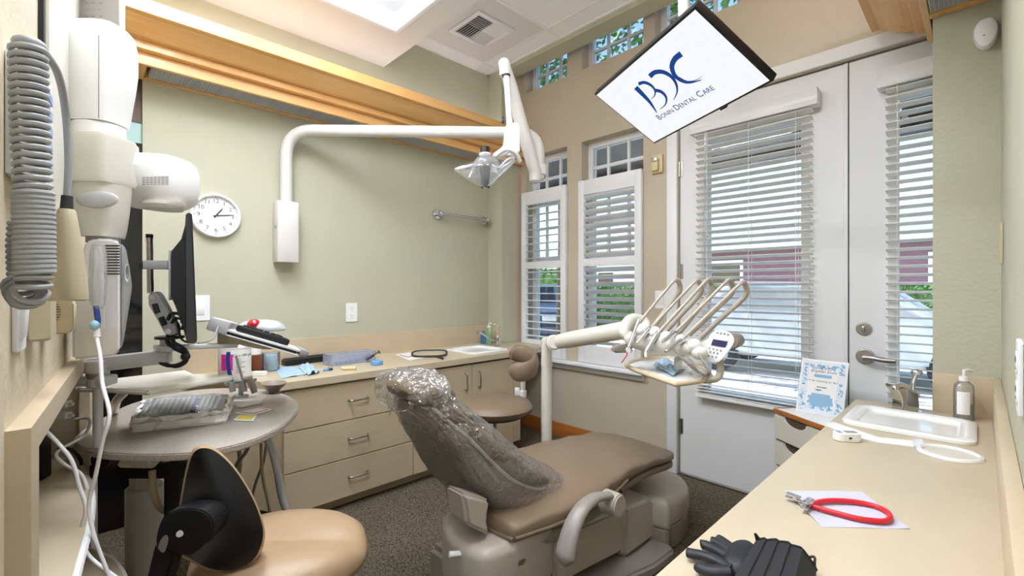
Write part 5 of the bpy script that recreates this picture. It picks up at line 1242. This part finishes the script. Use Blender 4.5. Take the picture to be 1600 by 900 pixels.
bc = at(812, 568, 2.74)
arcp = [bc + RT*(math.cos(a)*.09) + FW*(math.sin(a)*.16) + UP*(.008+.030*math.sin(a)) for a in [math.radians(-128+256*k/28) for k in range(29)]]
MB().tube(arcp, [.012+.013*min(1, min(k, 28-k)/2.5) for k in range(29)], 18, flat=2.2, up=(0, 0, 1)).build('backrest', M['taupe'], st, smooth=60)
pb_ = bc+RT*.02; pb_.z = 0
MB().tube(arc_path([V((pb_.x, pb_.y, bc.z-.04)), V((pb_.x, pb_.y, sz-.12)), V((sx, sy, sz-.115))], .05, 6), .015, 12).build('back_post', M['putty'], st)
MB().cyl(V((pb_.x, pb_.y, sz+.03)), V((pb_.x, pb_.y, sz-.02)), .021, n=18, bev=.003).box((0, 0, 0), (.03, .02, .05), frame(V((pb_.x, pb_.y, sz+.02))-RT*.035, RT, FW, UP), .005).build('back_clamp', M['offwhite'], st)
MB().tube([V((sx, sy, sz-.10)), V((sx, sy, sz-.105))-RT*.16-FW*.03], .006, 8).build('height_lever', M['black'], st)
def star(st, sx, sy, a0, m):
    for k in range(5):
        a = a0+2*PI*k/5; d = V((math.cos(a), math.sin(a), 0)); c = V((sx, sy, 0))
        MB().tube([c+UP*.10, c+d*.14+UP*.09, c+d*.285+UP*.075], [.026, .02, .014], 12).build('base_leg', m, st)
        w = c+d*.285; sd = d.cross(UP)
        MB().cyl(w+sd*.024+UP*.0305, w+sd*.006+UP*.0305, .03, n=20, bev=.004).cyl(w-sd*.006+UP*.0305, w-sd*.024+UP*.0305, .03, n=20, bev=.004).cyl(w+UP*.03, w+UP*.08, .008, n=10).build('caster', M['nickel'], st)
star(st, sx, sy, math.atan2(-.12, -.26), M['blackrub'])

# ================================================================== operator stool, foreground
c0 = FW*1.30+RT*(-.655)
ds = thing('stool', 'tan saddle stool with a black-shelled backrest in the left foreground', 'stool', (c0.x, c0.y, 0))
zt = .535
rg = []
for s, z in ((.02, zt+.004), (.3, zt+.004), (.6, zt), (.85, zt-.012), (.96, zt-.03), (1.0, zt-.052), (.98, zt-.072), (.9, zt-.085), (.02, zt-.087)):
    r_ = []
    for i in range(64):
        a = 2*PI*i/64; x, y = math.cos(a), math.sin(a)
        X_ = x*.225*s*(1+.05*math.cos(2*a)); Y_ = y*.215*s
        bump_ = .022*math.exp(-((abs(Y_)-.11)/.09)**2)*min(1, s*1.2)*(1 if z > zt-.04 else 0) - (.016*math.exp(-(Y_/.035)**2)*(1 if z > zt-.04 else 0))
        r_.append(c0+RT*X_+FW*Y_+UP*(z+bump_*.75))
    rg.append(r_)
MB().rings(rg).build('seat', M['tanseat'], ds, smooth=70)
MB().cyl(c0+UP*(zt-.12), c0+UP*(zt-.088), .12, .16, 32).build('seat_pan', M['black'], ds)
MB().cyl(c0+UP*.10, c0+UP*.30, .026, n=20).cyl(c0+UP*.30, c0+UP*(zt-.12), .015, n=18).build('column', M['black'], ds)
star(ds, c0.x, c0.y, .3, M['black'])
ol = [(300, 712), (312, 701), (330, 702), (348, 714), (366, 733), (383, 758), (398, 786), (408, 814), (411, 836), (405, 860), (392, 878), (368, 889), (344, 891), (322, 886), (300, 874), (283, 862), (279, 835), (281, 805), (286, 772), (292, 740)]
olb = bez([V((x, y, 0)) for x, y in ol], 5, True); cx_, cy_ = 345, 800
tb_ = 1.13
def bring(s, dt, tt=tb_): return [at(cx_+(p.x-cx_)*s, cy_+(p.y-cy_)*s, tt+dt+.00045*(p.x-cx_)*s) for p in olb]
MB().rings([bring(1.0, .012)]+[bring(s_, -.020*(1-s_**2.4)) for s_ in (1, .985, .96, .92, .86, .78, .68, .56, .42, .28, .14, .02)]).build('backrest_shell', M['black_s'], ds, smooth=60)
MB().rings([bring(.9, .010), bring(1.0, .012), bring(1.035, .02), bring(1.05, .035), bring(1.04, .05), bring(1.0, .062), bring(.85, .070), bring(.5, .066), bring(.05, .062)]).build('backrest_pad', M['tanseat'], ds, smooth=60)
hp = [(243, 842), (250, 816), (262, 802), (290, 795), (318, 799), (332, 815), (330, 836), (318, 852), (300, 866), (285, 868), (262, 860), (246, 856)]
hs = MB().prism(bez([at(x, y, tb_-.075) for x, y in hp], 3, True), FW*.075, .014, 4).build('tilt_housing', M['black'], ds)
q = tb_-.0765
MB().cyl(at(281, 834, q), at(281, 834, q-.003), .0075, n=18, bev=.001).build('screw', M['nickel'], hs)
MB().prism(bez([at(x, y, q+.0005) for x, y in ((248, 856), (252, 843), (259, 836), (263, 841), (261, 853), (256, 863))], 3, True), FW*-.0015).build('oval_badge', M['grey'], hs, smooth=0)
MB().prism([at(x, y, tb_-.07) for x, y in ((241, 852), (272, 862), (262, 900), (240, 960), (215, 960))], FW*.04, .004).build('back_arm', M['black'], ds)
m_ = MB(); m_.tube(arc_path([at(232, 940, tb_-.05), at(250, 1000, tb_), c0+UP*(zt-.11)], .06, 6), .02, 12); m_.build('arm_bracket', M['black'], ds)

# ================================================================== right counter
RZ = .75
t = thing('countertop', 'beige laminate counter with the small white sink along the right wall', 'countertop', (-.2, 1.4, RZ-.035))
XE, XB = -.395, .027
SX0, SX1, SY0, SY1 = -.375, -.045, 2.06, 2.40
m_ = holedxy(MB(), XE, XB, .30, 2.535, RZ-.036, RZ, (-.345, -.035, 2.05, 2.37))
m_.build('slab', M['lam_top'], t, smooth=0)
m_ = MB(); m_.bx(XB-.0005, XR-.0005, .34, 2.54, RZ-.03, .906, .002); m_.bx(-.142, XB, 2.5205, 2.5395, RZ, .906, .0015); m_.build('backsplash', M['lam'], t)
t = thing('base_cabinet', 'beige base cabinet under the right-hand sink counter', 'cabinet', (-.17, 1.4, 0))
m_ = MB(); m_.bx(-.365, .04, .36, 2.52, .08, .59); m_.bx(-.365, -.35, .36, 2.52, .59, .7125); m_.bx(-.30, .04, .36, 2.5, 0, .08); m_.build('body', M['lam'], t, smooth=0)
for k in range(4):
    a = .37+k*.535; d = MB().bx(-.385, -.3655, a, a+.53, .09, .70, .0015, 1).build('door', M['lam'], t, smooth=0)
    h = MB(); p = V((-.385, a+(.47 if k % 2 == 0 else .06), .58)); o = V((-.028, 0, 0)); ax = V((0, 0, .05)); h.tube(arc_path([p-ax, p-ax+o, p+ax+o, p+ax], .012, 4), .0055, 10); h.build('handle', M['nickel'], d)
sink('sink', 'small white bar sink set in the right counter', -.19, 2.21, .355, .355, RZ, .115)
p = onZ(1425, 640, RZ+.002); p = V((p.x, 2.435, RZ+.001))
t = thing('faucet', 'chrome single-lever faucet at the right counter sink', 'faucet', p)
s = (p-CAM).dot(FW); px0 = 800+FPX*((p-CAM).dot(RT))/s
F_ = lambda dx, dy, dt=0: at(px0+dx, 450+FPX*(1.25-p.z)/s+dy, s+dt)
MB().prism(bez([F_(x, y, -.01) for x, y in ((-13, 1), (-13, -14), (-17, -28), (-24, -37), (-22, -42), (-6, -41), (4, -30), (11, -26), (12, 1))], 3, True), FW*.05, .008, 3).build('body', M['chrome'], t)
MB().cyl(F_(0, 0, .015), F_(0, 0, .015)+UP*.006, .035, n=28).build('base_flange', M['chrome'], t)
MB().tube(bez([F_(-6, -38, .0), F_(-16, -41, -.02), F_(-24, -39, -.05), F_(-24, -34, -.055)], 5), .013, 14).build('spout', M['chrome'], t)
MB().ell(F_(3, -27, .015), (.022, .022, .022), n=20).tube([F_(2, -30, .015), F_(3, -45, .01), F_(8, -60, 0)], [.010, .008, .009], 12).ell(F_(9, -61, 0), (.020, .013, .014), n=16).build('lever', M['chrome'], t)
p = onZ(1506, 656, RZ); p = V((p.x, p.y, RZ))
t = pump_bottle('soap_bottle', 'clear hand soap bottle with white pump standing by the right wall', p, .033, .19, M['clear'], M['offwhite'], None, .75, TH)
T0 = rotz(TH, p)
MB().grid(lambda u, v_: T0 @ V((.0335*math.cos(-2.9+1.25*u), .0335*.76*math.sin(-2.9+1.25*u), .025+.085*v_)), 10, 2, .0005).build('label_sheet', M['paper'], t)
MB().lathe([(.001, .006), (.029, .006), (.030, .06), (.001, .06)], T0, 24, 1, .7).build('soap', glassy('clear_soap', 'e4e6e2', .05, .1, body=.35, bodycol='d4d6d0'), t)
# paper strip, grommet tray, thermometer
P = [onZ(x, y, RZ) for x, y in ((1284, 664), (1302, 660), (1372, 684), (1432, 690), (1428, 699), (1372, 692), (1330, 681))]
o = MB().prism([q+UP*.0006 for q in P], UP*.002).build('paper_strip', M['paper']); tag(o, 'narrow white paper strip in front of the right sink', 'paper')
c = onZ(1484, 710, RZ); e_ = onZ(1541, 722, RZ)
t = thing('waste_ring', 'white oval trash chute ring set in the right counter beside the sink', 'ring', c)
rx = (e_-c).length*1.0; ring = [[c+RT*(math.cos(a)*rx*s*1.0)+FW*(math.sin(a)*.075*s)-RT*0+UP*z for a in [2*PI*i/48 for i in range(48)]] for s, z in ((.78, .0012), (.80, .006), (.86, .009), (.96, .008), (1.0, .0008))]
MB().rings(ring, caps=False).build('rim', M['porcelain'], t)
MB().prism(ring[0], UP*.0015).build('lid', M['putty'], t, smooth=0)
tab = [onZ(x, y, RZ) for x, y in ((1424, 690), (1440, 686), (1446, 698), (1432, 702))]
MB().prism([q+UP*.0008 for q in tab], UP*.004, .001).build('tab', M['porcelain'], t)
p = onZ(1323, 688, RZ); X_ = frame(p, (RT*.985-FW*.10).normalized(), (FW*.985+RT*.10).normalized(), UP) @ Matrix.Scale(1.28, 4)
t = thing('digital_timer', 'small white digital timer with a grey display on the right counter', 'timer', p)
MB().prism([(x, y, .001) for x, y, _ in rrect(.062, .036, .017, 6)], (0, 0, .02), .007, 3, X_ @ Matrix.Rotation(0, 4, 'X')).build('body', M['offwhite'], t)
MB().box((.010, .002, .0214), (.026, .016, .001), X_).build('display', M['grey'], t, smooth=0)
m_ = MB()
for k in range(3): m_.box((-.018, .008-.007*k, .0214), (.011, .0035, .0012), X_, .0005)
m_.build('button', M['blue'], t); MB().box((-.002, -.0185, .011), (.006, .002, .004), X_).build('port', M['ink'], t, smooth=0)
# napkin and bib clip
P = [onZ(x, y, RZ) for x, y in ((1225, 767), (1347, 769), (1422, 827), (1284, 824))]
o = MB().grid(lambda u, v_: P[0].lerp(P[1], u).lerp(P[3].lerp(P[2], u), v_)+UP*(.0008+.002*abs(math.sin(v_*4+u*3))*u+(.004*max(0, .15-u)/.15*math.sin(PI*v_))), 16, 12, .0012).build('paper_napkin', M['lav_paper']); tag(o, 'pale lavender folded paper napkin under the red cord on the right counter', 'napkin')
loop = [onZ(x, y, RZ+.009) for x, y in ((1268, 789), (1284, 783.5), (1305, 782), (1335, 784), (1365, 790), (1385, 799), (1391, 807), (1386, 813), (1372, 814), (1340, 810), (1305, 801), (1280, 794))]
t = thing('bib_clip', 'red rubber bib cord with metal clips on the lavender napkin', 'bib clip', loop[0])
MB().tube(bez(loop, 6, True), .0055, 12, closed=True).build('cord', M['red'], t)
a = [onZ(x, y, RZ+.008) for x, y in ((1268, 789), (1252, 784), (1228, 776))]
MB().tube([a[0], a[1].lerp(a[0], .3)], .006, 10).build('cord_end', M['red'], t)
d_ = (a[2]-a[1]).normalized(); w_ = UP.cross(d_)
MB().box(((a[2]-a[1]).length/2, 0, .002), ((a[2]-a[1]).length, .012, .004), frame(a[1], d_, w_, UP), .001).box(((a[2]-a[1]).length/2, 0, .009), ((a[2]-a[1]).length*.9, .010, .003), frame(a[1], d_, w_, UP) @ Matrix.Rotation(-.08, 4, 'Y'), .001).cyl(a[1].lerp(a[2], .35)-w_*.009+UP*.006, a[1].lerp(a[2], .35)+w_*.009+UP*.006, .004, n=12).build('clip', M['chrome'], t)
b0, b1 = onZ(1268, 783, RZ+.014), onZ(1256, 795, RZ+.012); d_ = (b1-b0).normalized(); w_ = UP.cross(d_)
MB().box(((b1-b0).length/2, 0, 0), ((b1-b0).length, .014, .004), frame(b0, d_, w_, UP), .001).box(((b1-b0).length/2, 0, .007), ((b1-b0).length*.9, .012, .003), frame(b0, d_, w_, UP) @ Matrix.Rotation(-.12, 4, 'Y'), .001).build('clip', M['chrome'], t)
# black glove
t = thing('glove', 'black nitrile glove lying flat on the near right counter', 'glove', onZ(1115, 880, RZ))
g_ = MB()
def fing(pts, r): 
    P = bez([onZ(x, y, RZ+z) for x, y, z in pts], 6); n = len(P)
    g_.tube(P, [r*(.35 if k == 0 else .8 if k == 1 else 1 if k < n*.6 else 1.08) for k in range(n)], 14, flat=.75)
fing([(1072, 863, .012), (1082, 865, .013), (1098, 868, .014), (1120, 876, .016), (1145, 890, .018)], .0105)
fing([(1094, 851, .013), (1103, 852, .014), (1120, 860, .016), (1145, 874, .02)], .0105)
fing([(1110, 845, .014), (1118, 847, .015), (1132, 855, .017), (1155, 868, .02)], .0100)
fing([(1121, 840, .013), (1128, 844, .014), (1142, 854, .016), (1158, 864, .02)], .0088)
fing([(1092, 884, .012), (1100, 890, .013), (1116, 893, .015), (1140, 893, .018)], .0125)
fing([(1157, 850, .012), (1160, 855, .013), (1166, 863, .015)], .009)
g_.rings([[onZ(p.x*s+1160*(1-s), p.y*s+888*(1-s), RZ)+UP*z for p in bez([(1136, 872, 0), (1150, 863, 0), (1170, 863, 0), (1185, 876, 0), (1195, 905, 0), (1160, 915, 0), (1136, 905, 0), (1128, 892, 0)], 4, True)] for s, z in ((.97, .002), (1, .01), (.95, .022), (.75, .03), (.3, .032), (.02, .032))])
g_.build('glove_body', M['glove'], t, smooth=60)
# face mask
mk = [onZ(x, y, RZ+.036) for x, y in ((1181, 841), (1276, 869))]
lo_ = [onZ(1128, 935, RZ+.030), onZ(1262, 960, RZ+.030)]
def mask(u, v_):
    q = mk[0].lerp(mk[1], u).lerp(lo_[0].lerp(lo_[1], u), v_)
    return q+UP*(.004*abs(((u*5) % 1)-.0)*1.0 + .010*math.sin(PI*u)*(1-v_*.5) - .022*max(0, u-.80)/.20 - .004*(1-v_))
t = thing('face_mask', 'black pleated face mask lying over the black glove', 'face mask', mk[0])
MB().grid(mask, 50, 14, .0018).build('pleated_panel', M['mask'], t, smooth=30)
a, b = mask(.02, 0), mask(.97, 0)
MB().tube([mask(k/20, 0)+UP*.001 for k in range(21)], .0022, 8).build('hem', M['mask'], t)
MB().tube(bez([a+UP*.001, at(1180, 834, (a-CAM).dot(FW)), at(1187, 842, (a-CAM).dot(FW)), at(1205, 854, (a-CAM).dot(FW)+.01), at(1232, 867, (b-CAM).dot(FW)+.03), at(1258, 871, (b-CAM).dot(FW)+.015), at(1272, 870, (b-CAM).dot(FW)+.005), b+UP*.006, b+UP*.001], 6), .0022, 8).build('ear_loop', M['black'], t)

# ================================================================== rolling cart and sign
kx, ky = onZ(1212, 638, .62), onZ(1292, 667, .62)
ex = (ky-kx); ex.z = 0; ex.normalize(); ey = UP.cross(ex); 
W_, D_ = .34, .24
t = thing('drawer_cart', 'white drawer cart with wood-edged top between the door and the right counter', 'cart', (kx.x, kx.y, 0))
K = frame(V((kx.x, kx.y, 0)), ex, ey, UP)
m_ = MB(); m_.box((W_/2, D_/2+.012, .325), (W_-.01, D_-.02, .55), K); m_.build('body', M['offwhite'], t, smooth=0)
MB().box((W_/2, D_/2, .611), (W_, D_, .016), K, .002).build('top', M['offwhite'], t)
m_ = MB(); m_.box((W_/2, -.004, .610), (W_+.012, .010, .022), K, .002); m_.box((-.004, D_/2, .610), (.010, D_, .022), K, .002); m_.build('wood_edge', M['wood_base'], t)
MB().box((W_/2, .003, .325), (W_-.012, .006, .53), K).build('recess', M['lam_dark'], t, smooth=0)
for k in range(4):
    z1 = .592-k*.132; z0 = z1-.12; hw = .045; c = W_*.42
    arc = [(c+.075*math.cos(PI+PI*i/12), z1+.036*math.sin(PI+PI*i/12)) for i in range(13)]
    MB().prism([(x, 0, z) for x, z in [(.01, z0), (W_-.01, z0), (W_-.01, z1)]+arc[::-1]+[(.01, z1)]], (0, -.014, 0), M=K).build('drawer', M['putty'], t, smooth=0)
for x, y in ((.04, .04), (W_-.04, .04), (.04, D_-.04), (W_-.04, D_-.04)): MB().cyl(K @ V((x-.012, y, .022)), K @ V((x+.012, y, .022)), .022, n=18).cyl(K @ V((x, y, .02)), K @ V((x, y, .045)), .006, n=8).build('caster', M['charcoal'], t)
# leaning sign card
s0 = [at(1242, 641, 1.95), at(1311, 652, 1.88), at(1333, 563, 1.97), at(1258, 555, 2.03)]
zz = .6205; 
s0[0] = onZ(1243, 641, zz); s0[1] = onZ(1310, 654, zz)
bx_ = (s0[1]-s0[0]); sw = bx_.length*1.10; bx_.normalize(); by_ = (UP*.93 + (UP.cross(bx_))*.30).normalized(); bn = bx_.cross(by_)
hs_ = sw*1.33
tl = s0[0]+by_*hs_
S = frame(s0[0]+bx_*sw/2+by_*hs_/2, bx_, by_, bn)
t = thing('sign_stand', 'white promotional sign with blue flowers leaning on the drawer cart', 'sign', (s0[0]+s0[1])/2)
MB().box((0, 0, -.003), (sw, hs_, .005), S, .001).build('card', M['white'], t)
MB().prism([S @ V((-.02, hs_*.2, -.006)), S @ V((.02, hs_*.2, -.006)), S @ V((.02, -hs_*.2, -.006))+UP.cross(bx_)*.02, S @ V((-.02, -hs_*.2, -.006))+UP.cross(bx_)*.02], -bn*.003).build('easel_back', M['grey'], t)
M['pale_blue'] = mat('pale_blue_print', 'd3e2ee', .6); M['mid_blue'] = mat('mid_blue_print', '8db6d6', .6); M['deep_blue'] = mat('deep_blue_print', '4a86b4', .6)
M['ink_blue'] = mat('ink_blue_print', '55698a', .6)
m_ = MB(); m_.box((0, 0, .0002), (sw*.92, hs_*.94, .0006), S); m_.build('sign_border', mat('sign_border', 'e4ebf2', .6), t, smooth=0)
MB().box((0, hs_*.02, .0008), (sw*.62, hs_*.78, .0006), S).build('sign_panel', M['paper'], t, smooth=0)
for nm, k0, cnt in (('mid_blue', .012, 46), ('deep_blue', .008, 34), ('pale_blue', .014, 30)):
    m_ = MB()
    for i in range(cnt):
        e = rnd.random(); side = rnd.randrange(4)
        x, y = [(-.385+rnd.uniform(-.05, .06), e-.5), (.385+rnd.uniform(-.06, .05), e-.5), ((e-.5)*.8, .43+rnd.uniform(-.04, .02)), ((e-.5)*.8, -.43+rnd.uniform(-.02, .04))][side]
        r_ = k0*rnd.uniform(.5, 1.1); a = rnd.random()*PI
        m_.prism([(sw*x+math.cos(q)*r_*math.cos(a)-math.sin(q)*r_*.4*math.sin(a), hs_*.9*y+math.cos(q)*r_*math.sin(a)+math.sin(q)*r_*.4*math.cos(a), .0012+.00004*i) for q in [2*PI*j/8 for j in range(8)]], (0, 0, .0002), M=S)
    m_.build('flowers', M[nm], t, smooth=0)
m_ = MB()
for txt, y, sz, sh in (('Spring into a', .345, .0150, .35), ('Brighter Smile', .285, .0150, .35), ('10 day whitening for $63', .105, .0098, .3), ):
    text_mb(txt, S @ Matrix.Translation((0, hs_*y, .0016)), sz*1.35*sw/.21, .0001, mb=m_, shear=sh)
m_.build('sign_text', M['ink_blue'], t, smooth=0)
m_ = MB(); m_.prism([(x, y+hs_*.20, .0016) for x, y, _ in rrect(sw*.38, hs_*.055, .006)], (0, 0, .0002), M=S)
m_.build('brush_mark', M['mid_blue'], t, smooth=0); m_ = MB()
for k, (w_, x) in enumerate(((.40, 0), (.52, -.01), (.50, .01), (.55, .0), (.42, 0))): m_.box((sw*x, hs_*(-.15-.048*k), .0016), (sw*w_, hs_*.05, .0004), S)
m_.build('blue_blocks', M['mid_blue'], t, smooth=0)
m_ = MB()
for k in range(4): m_.box(((-.08+.05*k)*sw, hs_*-.005, .0017), (.008 if k < 3 else .014, .004, .0003), S)
m_.build('fine_print', M['ink'], t, smooth=0)
m_ = MB(); m_.prism(bez([S @ V((-.06*sw+x*sw, -.065*hs_+y*hs_, .0017)) for x, y in ((-.08, .01), (0, -.012), (.08, .012), (.03, .018), (-.03, .018))], 4, True), bn*.0002); m_.build('smile_mark', mat('teal_print', '3f8fa0', .5), t, smooth=0)

# ================================================================== outside
M['pave'] = mat('pavement', 'e2e0dc', .9, var=.08, vscale=1.5); M['lawn'] = mat('hedge_green', '6f9a4a', .8, col2='3c5c26', vscale=14)
M['burg'] = mat('burgundy_siding', '7c5560', .7); M['roofg'] = mat('roof_grey', '9a9894', .8); M['leafm'] = mat('tree_leaf', '5f8f3e', .6, col2='2f4a22', vscale=6)
M['bark'] = mat('bark', '4a3c30', .9)
struct(MB().bx(-60, 45, 3.105, 90, -.16, -.06).build('ground_outside', M['pave'], smooth=0))
pr = MB().bx(-6, 4, 3.105, 4.9, 2.66, 2.74).bx(-6, 4, 4.8, 4.92, 2.5, 2.66); pr = pr.build('trim_10', M['dark_pane'], smooth=0); struct(pr)       # porch roof
def hedge(label, x0, x1, y0, y1, h):
    n = int((x1-x0)*420); m_ = MB(); m_.bx(x0+.15, x1-.15, y0+.15, y1-.15, -.059, h-.15)
    b = m_.bm
    for i in range(n):
        c = V((rnd.uniform(x0, x1), rnd.uniform(y0, y1) if rnd.random() < .5 else y0+rnd.uniform(-.05, .12), rnd.uniform(0, h))); 
        if c.y > y0+.12: c.z = h-rnd.uniform(-.06, .1)
        a = V((rnd.uniform(-1, 1), rnd.uniform(-1, 1), rnd.uniform(-1, 1))).normalized(); u = a.orthogonal().normalized(); w_ = a.cross(u); r_ = rnd.uniform(.04, .09)
        b.faces.new([b.verts.new(c+u*r_), b.verts.new(c+w_*r_*.5), b.verts.new(c-u*r_), b.verts.new(c-w_*r_*.5)])
    tag(m_.build('hedge', M['lawn'], smooth=0), label, 'hedge')
hedge('long green hedge beyond the pavement outside the French doors', -9, 4, 11.0, 11.9, 1.28)
hedge('green hedge behind the parked dark car outside the left window', -22, -10, 12.5, 13.4, 1.9)
def house(name, label, x0, x1, y0, y1, h, wallm):
    t = thing(name, label, 'building', ((x0+x1)/2, (y0+y1)/2, -.06))
    MB().bx(x0, x1, y0, y1, -.059, h).build('wall', wallm, t, smooth=0)
    MB().prism([(x0-.4, y0-.5, h-.05), (x0-.4, (y0+y1)/2, h+1.5), (x0-.4, y1+.5, h-.05)], (x1-x0+.8, 0, 0)).build('roof', M['roofg'], t, smooth=0)
    MB().bx(x0-.42, x1+.42, y0-.52, y0-.48, h-.12, h+.06).build('gutter', M['white'], t, smooth=0)
    k = 0; x = x0+1.0
    while x < x1-1.6:
        w_ = MB().bx(x, x+1.3, y0-.06, y0+.01, .9, 2.3).build('window', M['white'], t, smooth=0); MB().bx(x+.1, x+1.2, y0-.07, y0-.055, 1.0, 2.2).build('pane', M['tank'], w_, smooth=0); x += 3.2
house('house', 'low burgundy building with grey roof across the lot outside the doors', -8.5, 7, 18, 26, 2.75, M['burg'])
house('house', 'pale building far beyond the parking lot outside the left window', -34, -14, 24, 30, 3.0, M['ceil_beige'])
def tree(label, x, y, h, r, n=700, card=.11):
    t = thing('tree', label, 'tree', (x, y, -.06)); MB().tube(bez([(x, y, -.06), (x+.05, y, h*.4), (x-.05, y+.05, h*.75)], 5), [.10-.004*k for k in range(11)], 10).build('trunk', M['bark'], t)
    m_ = MB(); b = m_.bm
    for i in range(n):
        d = V((rnd.gauss(0, 1), rnd.gauss(0, 1), rnd.gauss(0, 1))).normalized()*r*rnd.random()**.45; c = V((x, y, h))+V((d.x, d.y, d.z*.9))
        a = V((rnd.uniform(-1, 1), rnd.uniform(-1, 1), rnd.uniform(-1, 1))).normalized(); u = a.orthogonal().normalized(); w_ = a.cross(u); s = rnd.uniform(.5, 1.1)*card
        b.faces.new([b.verts.new(c+u*s), b.verts.new(c+w_*s*.5), b.verts.new(c-u*s), b.verts.new(c-w_*s*.5)])
    m_.build('foliage', M['leafm'], t, smooth=0)
tree('leafy tree right outside the left clerestory window', -5.6, 6.7, 5.4, 1.35, 1500, .09)
tree('leafy tree outside the middle clerestory window', -3.2, 6.6, 5.2, 1.15, 1100, .09)
def car(label, x, y, ang, body, win='tank'):
    X_ = rotz(ang, (x, y, -.06)); t = thing('car', label, 'car', (x, y, -.06))
    pr_ = [(-2.2, .28), (2.15, .28), (2.25, .55), (2.15, .78), (1.2, .92), (.6, 1.38), (-1.2, 1.42), (-1.9, 1.0), (-2.22, .9)]
    MB().prism([(a, -.85, z) for a, z in pr_], (0, 1.7, 0), .07, 3, X_).build('body', body, t)
    MB().prism([(a, -.862, z) for a, z in ((1.0, .95), (.52, 1.30), (-1.12, 1.33), (-1.6, 1.0))], (0, 1.724, 0), M=X_).prism([(1.14, -.7, .955), (.64, -.62, 1.345), (.64, .62, 1.345), (1.14, .7, .955)], (.02, 0, .012), M=X_).build('window', M[win], t, smooth=0)
    for a in (-1.4, 1.4):
        for s in (-1, 1):
            w_ = MB().cyl(X_ @ V((a, s*.66, .32)), X_ @ V((a, s*.875, .32)), .32, n=28, bev=.03).build('wheel', M['blackrub'], t)
            hb_ = MB().cyl(X_ @ V((a, s*.86, .32)), X_ @ V((a, s*.885, .32)), .2, n=24)
            hb_.build('hubcap', M['alu'], w_)
    m_ = MB()
    for s in (-.62, .62): m_.box((2.22, s, .68), (.08, .34, .13), X_, .02)
    m_.build('headlight', M['glass'] if False else M['alu'], t)
M['carp_dark'] = mat('car_paint_dark', '2e3a4c', .25, coat=.5); M['carp_white'] = mat('car_paint_white', 'e8e9ea', .25, coat=.5)
car('dark blue car parked outside the left shuttered window', -8.2, 8.6, -.9, M['carp_dark'])
car('white car parked outside the French door blind', -1.6, 8.3, .05, M['carp_white'], 'alu')

# ================================================================== light, sky, camera
w = bpy.data.worlds.new('sky'); scene.world = w; w.use_nodes = True; nt = w.node_tree; bg = nt.nodes['Background']
sk = nt.nodes.new('ShaderNodeTexSky'); sk.sky_type = 'NISHITA'; sk.sun_disc = False; sk.sun_elevation = math.radians(48); sk.sun_rotation = math.radians(200); sk.air_density = 1.0; sk.dust_density = .6
nt.links.new(sk.outputs[0], bg.inputs[0]); bg.inputs[1].default_value = SKY
sl = bpy.data.lights.new('sun', 'SUN'); sl.energy = SUN; sl.angle = .01; so = bpy.data.objects.new('sun', sl); COL.objects.link(so)
so.rotation_euler = V((.60, .16, -.78)).to_track_quat('-Z', 'Y').to_euler(); so['kind'] = 'structure'
cd = bpy.data.cameras.new('camera'); cd.lens = 16; cd.sensor_width = 36; cd.clip_start = .02; cd.clip_end = 300
co = bpy.data.objects.new('camera', cd); COL.objects.link(co); co.location = CAM; co.rotation_euler = (PI/2, 0, TH)
scene.camera = co
vs = scene.view_settings; vs.view_transform = 'Standard'; vs.look = 'None'; vs.exposure = EXPO; vs.gamma = 1; vs.use_curve_mapping = False
cy = scene.cycles; cy.max_bounces = 10; cy.diffuse_bounces = 5; cy.glossy_bounces = 4; cy.transparent_max_bounces = 24; cy.transmission_bounces = 6; cy.sample_clamp_indirect = 6; cy.use_denoising = True; cy.caustics_reflective = False; cy.caustics_refractive = False
